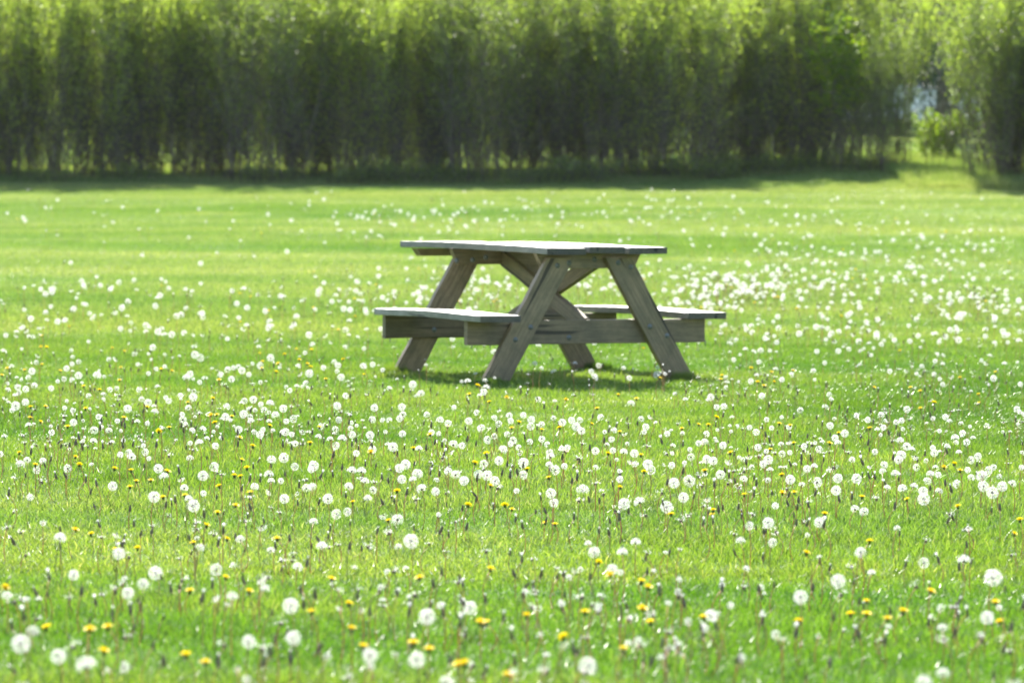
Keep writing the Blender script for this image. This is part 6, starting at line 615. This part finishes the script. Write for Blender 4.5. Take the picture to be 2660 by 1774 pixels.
BUDS_FAR="2211,46632,98,25;-598,44400,72,29;-2929,44370,146,28;-2945,44278,146,27;2192,43660,108,30;-5653,44210,144,28;3953,44750,120,22;450,47014,143,23;-431,48536,115,24;6821,45480,81,31;6902,45666,81,26;332,43750,79,23;-5264,45410,103,23;-5208,45374,103,22;-3297,46727,78,29;-2867,42780,113,32;-2990,42985,113,28;-573,42686,85,22;-1168,38862,80,24;-4037,42738,83,28;-771,42170,87,25;-684,41931,87,29;-1114,38915,126,25;-1900,41720,78,32;-2067,41304,78,24;-1227,35396,129,26;-627,41075,118,31;516,40220,102,26;-1353,40230,87,23;-636,41349,71,30;-1435,39350,150,24;-1337,38786,150,28;-1833,41470,126,27;-669,38539,143,29;-2605,36781,149,26;-908,38730,85,23;-1753,41900,124,22;-623,38314,83,28;-3589,41574,135,26;-3345,39805,75,29;134,39082,133,31;-1104,40903,102,25;-2840,38929,119,23;-1332,39805,79,27;-377,38579,121,25;-369,38192,149,30;636,41341,93,27;-149,38637,94,25;-5942,40037,113,28;-5107,41583,144,26;-5771,40614,126,23;1814,45471,102,22;1414,42573,90,25;2174,46491,113,25;1283,39456,125,31;1734,40580,132,27;1032,44465,95,32;1701,40488,130,31;1370,37641,139,27;571,42956,96,28;1344,43571,81,26;1664,41820,90,26;1710,40360,124,22;1795,42190,86,28;1440,41784,106,30;3084,45207,87,27;2700,40050,127,30;2033,40721,145,27;3209,40834,73,30;3206,41540,82,29;1866,40050,140,27;3480,43624,78,23;-177,43100,116,23;-143,41638,148,26;689,42210,127,24;113,46027,82,25;-514,40768,134,31;-975,45300,99,23;-1024,45383,99,29;120,43360,145,24;-978,43756,141,29;2321,35426,111,28;2050,35890,109,28;2219,35616,109,30;2909,36210,95,24;1700,34376,118,26;3675,41530,88,27;2139,40205,85,29;3619,37290,145,30;3520,37295,145,32;1857,37103,96,23;4583,39690,77,26;591,38248,106,29;3525,38760,125,23;1420,36080,142,26;5930,45760,115,27;2639,38340,90,27;4281,33637,149,26;4699,40093,126,32;5410,38370,78,28;5380,38332,78,27;3864,35039,120,30;5377,39220,116,29;3943,35359,149,24;4917,44280,70,27;4123,39526,105,29;4479,35880,80,29;4680,45340,141,24;4686,45344,141,28;4786,36110,94,27;4576,40794,109,26;4772,37396,123,30;4301,34613,124,25;3326,32370,133,30;3187,32506,133,30;2899,36110,94,31;2870,36088,94,22;4307,40003,113,24;4343,36830,87,32;4327,37098,87,25;3728,38052,127,31;4537,35770,114,27;2460,33903,142,28;-4506,40545,108,30;-4889,44480,108,26;-1446,36259,114,26;-5757,44420,147,31;-5701,44320,147,25;-2246,37604,77,28;-2684,44604,84,22;-3747,37818,112,30;-4652,37257,110,28;-2146,39800,90,23;-1516,40200,95,25;-1297,39438,87,24;-1256,37530,83,30;-4568,37075,97,29;-2603,38246,141,26;-520,41591,113,23;-4364,43920,143,30;-5604,45859,75,26;-654,27257,138,29;-61,29461,130,25;-279,27172,110,27;-822,28520,84,23;-105,27920,124,24;-60,27751,124,28;-485,29338,99,26;-159,26689,135,29;-149,27394,140,25;-336,29501,99,25;-247,27017,146,32;43,28748,140,31;-552,25465,109,25;-366,28765,78,22;-580,30530,137,28;107,26680,118,30;-324,26910,116,28;-270,26990,116,31;-414,27810,126,31;385,26549,140,24;-601,29710,94,29;-864,27920,109,30;-918,27184,109,23;-488,28680,114,26;-875,27640,107,24;-1055,27263,107,30;-367,28901,116,28;-1380,30420,99,31;-519,25299,112,27;-333,26900,108,27;-380,26993,108,28;196,28206,92,26;-370,27426,126,24;-152,27870,75,26;-60,26936,95,28;-1572,29455,111,24;-267,25697,127,30;-1039,28040,110,28;-1106,27954,110,30;-633,31100,71,29;-588,30982,71,23;-663,26520,80,29;-716,26126,80,30;-172,30648,109,27;-409,28529,74,30;-132,27340,120,26;219,31299,73,25;-317,27932,149,28;-1372,30996,107,25;-181,25867,135,27;430,29791,78,31;34,27770,96,32;-184,30502,114,24;23,28280,113,27;-31,28354,114,30;224,29293,150,23;-137,28683,134,29;-709,28619,85,29;-576,29180,95,23;-1066,27610,123,22;-212,27731,87,22;-598,28294,79,24;-148,29920,71,22;-1879,28670,81,31;-2086,28632,81,31;-1896,27270,135,31;-1819,27430,135,25;-1674,26690,142,24;-1424,29090,82,27;-1720,27440,101,25;-1491,24930,143,28;-1349,26657,104,28;-1787,28480,100,22;-875,26990,143,28;-1515,26710,147,22;-2124,27756,121,24;-1776,26330,134,30;-1299,25996,121,32;-1885,28990,110,31;-1842,29324,110,31;-1245,27617,143,31;-1360,28540,74,30;-1545,27179,118,31;-1245,27150,137,24;-1114,27432,137,31;-3315,28604,77,32;-3174,26607,92,22;-2682,27022,147,26;-3811,31060,114,30;-2501,26970,146,31;-2405,26994,146,30;-3232,28284,96,23;-2444,27613,128,25;-2807,25790,149,26;-3490,30300,96,28;-4293,28280,134,30;-3201,26440,82,29;-3251,26158,82,24;-3154,28473,78,31;-2259,26470,124,28;-2095,27138,124,27;-2808,25611,121,32;-2804,28020,73,29;-3655,28443,82,23;-3560,28514,97,31;-2974,26970,82,25;-2227,27060,86,26;-3536,26480,114,29;-3153,26220,99,24;-3762,27795,119,24;-3688,27644,127,25;-3053,29333,140,25;-2138,28031,80,25;-3494,27596,87,31;1047,29863,87,27;585,28329,125,31;1066,29801,90,25;1135,28890,147,26;703,29490,127,30;598,29240,127,22;434,29789,101,28;1298,32852,116,27;803,31350,71,32;1215,30600,107,26;1376,30661,107,31;808,31396,76,29;1104,28134,122,22;962,29550,77,26;1077,29644,77,26;552,27849,148,24;819,29700,97,31;705,29978,97,24;890,29600,98,27;504,28382,136,29;1188,28870,75,23;1021,26586,126,30;886,29858,112,28;1656,28730,114,26;1699,30203,74,25;1809,29043,75,31;2536,30020,117,30;1853,28652,85,30;1579,28233,136,25;1135,29850,100,25;1651,27020,128,30;1392,27358,84,29;1916,28369,119,29;2226,29050,84,28;1912,28400,145,28;1979,29150,75,25;1968,30550,85,22;1964,30265,85,23;2052,28550,95,30;1832,28934,95,28;1778,28115,143,29;1666,29650,139,31;1364,29657,99,27;1940,28411,135,25;1754,29942,103,30;2125,27900,139,24;1894,28940,131,31;1745,29165,131,27;1923,27330,71,30;2217,29471,85,23;1929,28449,149,26;1873,28215,150,23;1684,28800,114,32;970,28310,147,25;2214,28007,128,30;1702,28480,111,27;1055,30061,142,31;1673,30120,79,24;2376,28710,90,23;1691,29140,121,26;2337,28770,135,24;1996,30080,111,27;1826,28724,109,28;1964,29834,79,23;1474,28946,94,32;1444,29820,132,32;1611,29260,126,26;2216,29635,111,22;2072,29133,88,25;1669,29720,88,30;1917,29070,83,28;1827,28211,84,23;1934,27356,109,27;1813,28810,120,22;1468,28762,113,30;1668,28818,89,25;1351,28660,89,28;1250,28759,89,26;1770,29440,110,24;1609,29975,89,28;2315,30680,75,31;2587,31700,110,22;1662,29533,135,27;2972,29718,134,24;1797,29800,84,32;2290,30696,80,31;1704,30070,72,28;2775,29840,120,23;2328,33642,105,27;2254,33530,98,27;2646,33510,111,29;2410,29566,71,25;2789,33880,146,28;2489,32652,78,24;2239,30070,145,29;2949,28310,115,25;2366,30170,101,28;2201,30380,98,22;2437,29600,87,28;2355,29613,87,30;2311,31490,83,31;2157,31280,110,24;2881,31256,109,25;2707,32900,126,24;1901,30640,105,22;3061,32976,128,26;3292,30689,131,29;2829,29440,112,30;2656,28824,122,22;2658,29050,73,28;2751,29279,73,25;2756,29474,77,24;2909,33010,100,24;2651,29495,144,28;2561,29050,128,28;2516,28864,128,23;2872,30350,108,27;2880,30267,108,29;3540,34080,92,23;2563,29304,72,27;2312,27450,99,28;2803,29530,128,22;2611,30084,128,30;3822,30018,126,27;2906,28940,141,27;3539,28030,143,23;3721,28362,111,23;3759,28325,86,23;3191,27692,95,24;3118,27530,115,29;3669,29070,78,30;3199,27467,114,23;3835,26170,125,27;3581,27766,128,30;3504,27760,129,26;3453,26526,93,25;3653,27532,124,27;3455,26439,147,25;2985,27450,82,26;3456,27141,143,31;3947,28238,117,25;3624,28140,94,29;3704,27673,83,28;3530,28190,141,26;3585,28300,111,26;3762,28465,111,26;3470,28325,140,27;3756,28520,112,25;3775,28593,112,28;3606,28230,93,28;3751,28880,76,31;3735,31750,133,23;3156,33500,145,31;3828,33927,129,24;4502,32361,128,25;3180,33029,73,30;3605,31250,129,24;4195,33409,144,27;3506,32120,79,27;3345,29922,76,31;3146,29125,130,29;4093,34240,115,28;4249,34449,115,23;1146,25920,134,28;1227,25761,134,22;1543,26870,143,23;1558,27607,143,30;1360,28100,71,23;1315,27782,71,28;1375,28094,95,25;1251,26580,120,29;1201,26030,140,28;1466,26526,140,24;1513,26700,117,31;1575,27201,142,31;1189,27820,111,31;1288,26141,135,27;1220,27640,103,26;1716,27823,92,32;1333,27182,117,28;1565,26930,88,28;1536,26540,88,28;1347,26454,100,23;1400,26414,140,24;1227,27120,134,27;1144,27235,134,27;1397,26068,143,28;1038,27134,136,27;1790,26546,89,29;1625,26470,148,31;2433,27768,77,30;2031,27570,73,24;2294,26610,105,22;2592,26120,108,28;1885,25180,77,31;3110,27850,108,27;3465,26690,144,22;3304,27503,139,22;2376,26460,133,27;1783,28060,147,26;1452,28842,85,30;2356,25090,94,25;2048,26091,148,30;1998,26862,112,29;3018,26303,144,24;2256,27059,133,30;2654,24171,146,31;2657,26700,133,26;2642,28803,90,32;2605,24310,96,29;1481,24615,130,27;1504,28333,103,29;2608,28042,115,25;2360,25653,111,29;1881,24720,106,26;1764,25118,109,27;1181,24871,70,29;1534,25592,81,30;2180,23941,101,23;1204,25859,149,32;1427,23710,146,29;841,24169,142,25;1716,24368,137,29;2019,25820,84,24;1932,26223,84,23;1727,23580,144,23;1421,24950,95,30;2889,26390,96,29;2748,26424,96,25;3304,26813,92,23;2357,25110,146,27;2109,24906,146,23;2010,24879,140,28;2659,26352,101,26;3303,23968,139,23;1989,24862,124,31;2682,23746,130,24;3095,24766,87,29;2906,24600,123,30;1311,23558,128,31;2251,25680,86,26;2176,25606,86,26;1583,25493,82,31;1582,24500,141,23;2095,23850,135,25;2787,27070,72,30;2755,27676,108,29;2422,24953,116,31;3339,26317,104,30;3187,24918,78,26;3725,24640,82,27;3461,25379,134,25;3432,25452,87,24;-1977,25335,127,26;-1971,23837,146,28;-2577,24970,85,24;-1562,24200,127,30;-1523,23996,127,31;-2210,24170,100,24;-3393,25183,97,24;-3186,23953,147,27;-2338,24820,143,26;-3328,25092,143,31;-2008,25387,91,30;-3116,24290,138,24;-4010,24719,107,32;-3125,25360,129,30;-3029,24596,74,25;-3554,25620,149,28;-2723,25430,143,26;-923,23450,117,27;-732,22680,124,24;-694,25625,87,23;-1140,26580,74,30;240,37281,141,26;865,36961,135,30;-1164,27970,137,29;-2424,32575,71,26;2625,33791,135,30;1569,31183,89,24;2113,29278,123,25;-3332,32830,81,31;-14,29906,123,32;1181,27510,111,23;3981,29672,97,25;1043,36010,121,28;-1686,28521,130,26;22,35000,85,30;145,35330,85,26;2274,33829,70,26;-81,22462,77,31;234,21991,129,23;-183,23690,85,25;-48,23820,85,30;-438,24864,81,28;316,21139,132,22;337,24550,105,27;334,20240,111,29;848,20521,140,25;833,20250,125,30;796,19760,125,24;649,21240,88,23;849,21649,90,30;-1798,24965,102,30;-1483,23430,115,30;-1476,23328,115,30;-1680,23673,138,24;-1804,25451,80,26;-1645,26410,104,26;-1767,23472,128,26;-1380,23737,81,28;-1901,23930,115,32;-1975,23805,115,24;-1427,25680,83,26;-685,26433,70,25;-1233,23160,138,26"
NMAX = 300
SPECIAL = {}
puffs = parse(PUFFS)
def cam_px(x, y, z):
    v = Vector((x, y, z-CAM_H)); dz = v.dot(_f); return 1330+9500*v.dot(_r2)/dz, 887-9500*v.dot(_u2)/dz
def head_kind(d): return rnd.choice((0, 1, 2, 0, 1, 3, 4, 5) if d > .036 else (0, 3, 4, 5, 6, 7) if d > .028 else (4, 5, 6, 7, 7))
named = [((970, 1600), 'big round white dandelion clock in the foreground grass, lower middle of the picture'), ((1082, 1715), 'big white dandelion clock leaning into the foreground grass beside a large yellow flower'),
         ((54, 1673), 'round white dandelion clock at the far lower left corner'), ((225, 1733), 'wide flat topped white dandelion clock near the bottom left corner'), ((151, 1705), 'white dandelion clock between the two large ones of the bottom left corner'),
         ((755, 1573), 'single round white dandelion clock left of the lower middle, with a dark core'), ((1525, 1728), 'wide white dandelion clock near the bottom edge, right of the middle'),
         ((2580, 1500), 'round white dandelion clock at the right edge of the foreground'), ((2080, 1550), 'round white dandelion clock standing alone right of the lower middle'), ((961, 1704), 'notched white dandelion clock near the bottom edge, left of the middle'),
         ((1068, 1405), 'round white dandelion clock standing alone in the grass below the picnic table'), ((404, 1488), 'round white dandelion clock among buds in the lower left')]
lab = {}
for (tx_, ty_), l in named:
    best = min(range(len(puffs)), key=lambda i: (cam_px(puffs[i][0], puffs[i][1], float(hz(puffs[i][0], puffs[i][1]))+puffs[i][2])[0]-tx_)**2+(cam_px(puffs[i][0], puffs[i][1], float(hz(puffs[i][0], puffs[i][1]))+puffs[i][2])[1]-ty_)**2)
    lab[best] = l
for i, rec in enumerate(puffs[:NMAX]):
    k = 0 if i in lab and i % 2 else head_kind(rec[3])
    l = lab.get(i)
    dandelion('dandelion_clock', rec, l or ('smaller white dandelion clock among many others in the lawn'), 'dandelion', 'white dandelion clocks in the lawn', [('seed_head', HEADS[k], rec[3]/2*.92, 0)])
rest = puffs[NMAX:]+parse(PUFFS_FAR)+sides(420, 7, 48, .03, .05)
merged('distant_dandelion_clocks', rest, HEADS_LO, [M['pappus'], M['core'], M['stem']], lambda d: d/2*.9, 'white dandelion clocks scattered far across the lawn', 'dandelions')
fl = parse(FLOWERS)+parse(FLOWERS_FAR)
fl.sort(key=lambda q: -q[3]/q[1])
for i, rec in enumerate(fl[:NMAX]):
    r_ = rec[3]/2*.82; dandelion('yellow_dandelion', rec, 'yellow dandelion flower on a short stem in the lawn', 'dandelion', 'yellow dandelions in the lawn', [('bloom', BLOOMS[i % 3], r_, 0), ('calyx', CALYX, r_, 0)])
bd = parse(BUDS)
for i, rec in enumerate(bd[:NMAX]):
    k = rnd.choice((0, 1, 2, 3, 4, 4, 0, 5, 6)); dandelion('dandelion_bud', rec, 'dark closed or spent dandelion head on a thin stem', 'dandelion bud', 'dark dandelion buds in the lawn', [('bud', BUDS_ME[k], rec[3]*.8, 0)])
merged('distant_dandelion_buds', bd[NMAX:]+parse(BUDS_FAR)+[(rnd.uniform(-1, 1)*.145*y_, y_, rnd.uniform(.05, .12), rnd.uniform(.018, .028)) for y_ in (8+15*rnd.random() for _ in range(420))]+sides(260, 7, 40, .024, .032), [g_.arrays() for g_ in BUDG], [M['bud'], M['pappus'], M['stem']], lambda d: d*.74, 'dark dandelion buds scattered far across the lawn', 'dandelion buds')

# ---------------------------------------------------------------- thin haze volume added to lift the hedge's darks like lens glare
def build_haze():
    x0, x1, y0, y1, z0, z1 = -155, 155, -45, 265, -3.5, 32
    V = [(x, y, z) for z in (z0, z1) for y in (y0, y1) for x in (x0, x1)]
    q = [(0, 2, 3, 1), (4, 5, 7, 6), (0, 1, 5, 4), (2, 6, 7, 3), (0, 4, 6, 2), (1, 3, 7, 5)]
    m, t, N, L, p, out = smat('haze'); N.remove(p); v = N.new('ShaderNodeVolumePrincipled'); v.inputs['Density'].default_value = .00009; v.inputs['Color'].default_value = (1, 1, .97, 1); v.inputs['Anisotropy'].default_value = .35
    L.new(v.outputs[0], out.inputs['Volume'])
    tag(link('haze', mesh_np('haze', V, [np.array(q)], [m])), kind='stuff')
build_haze()
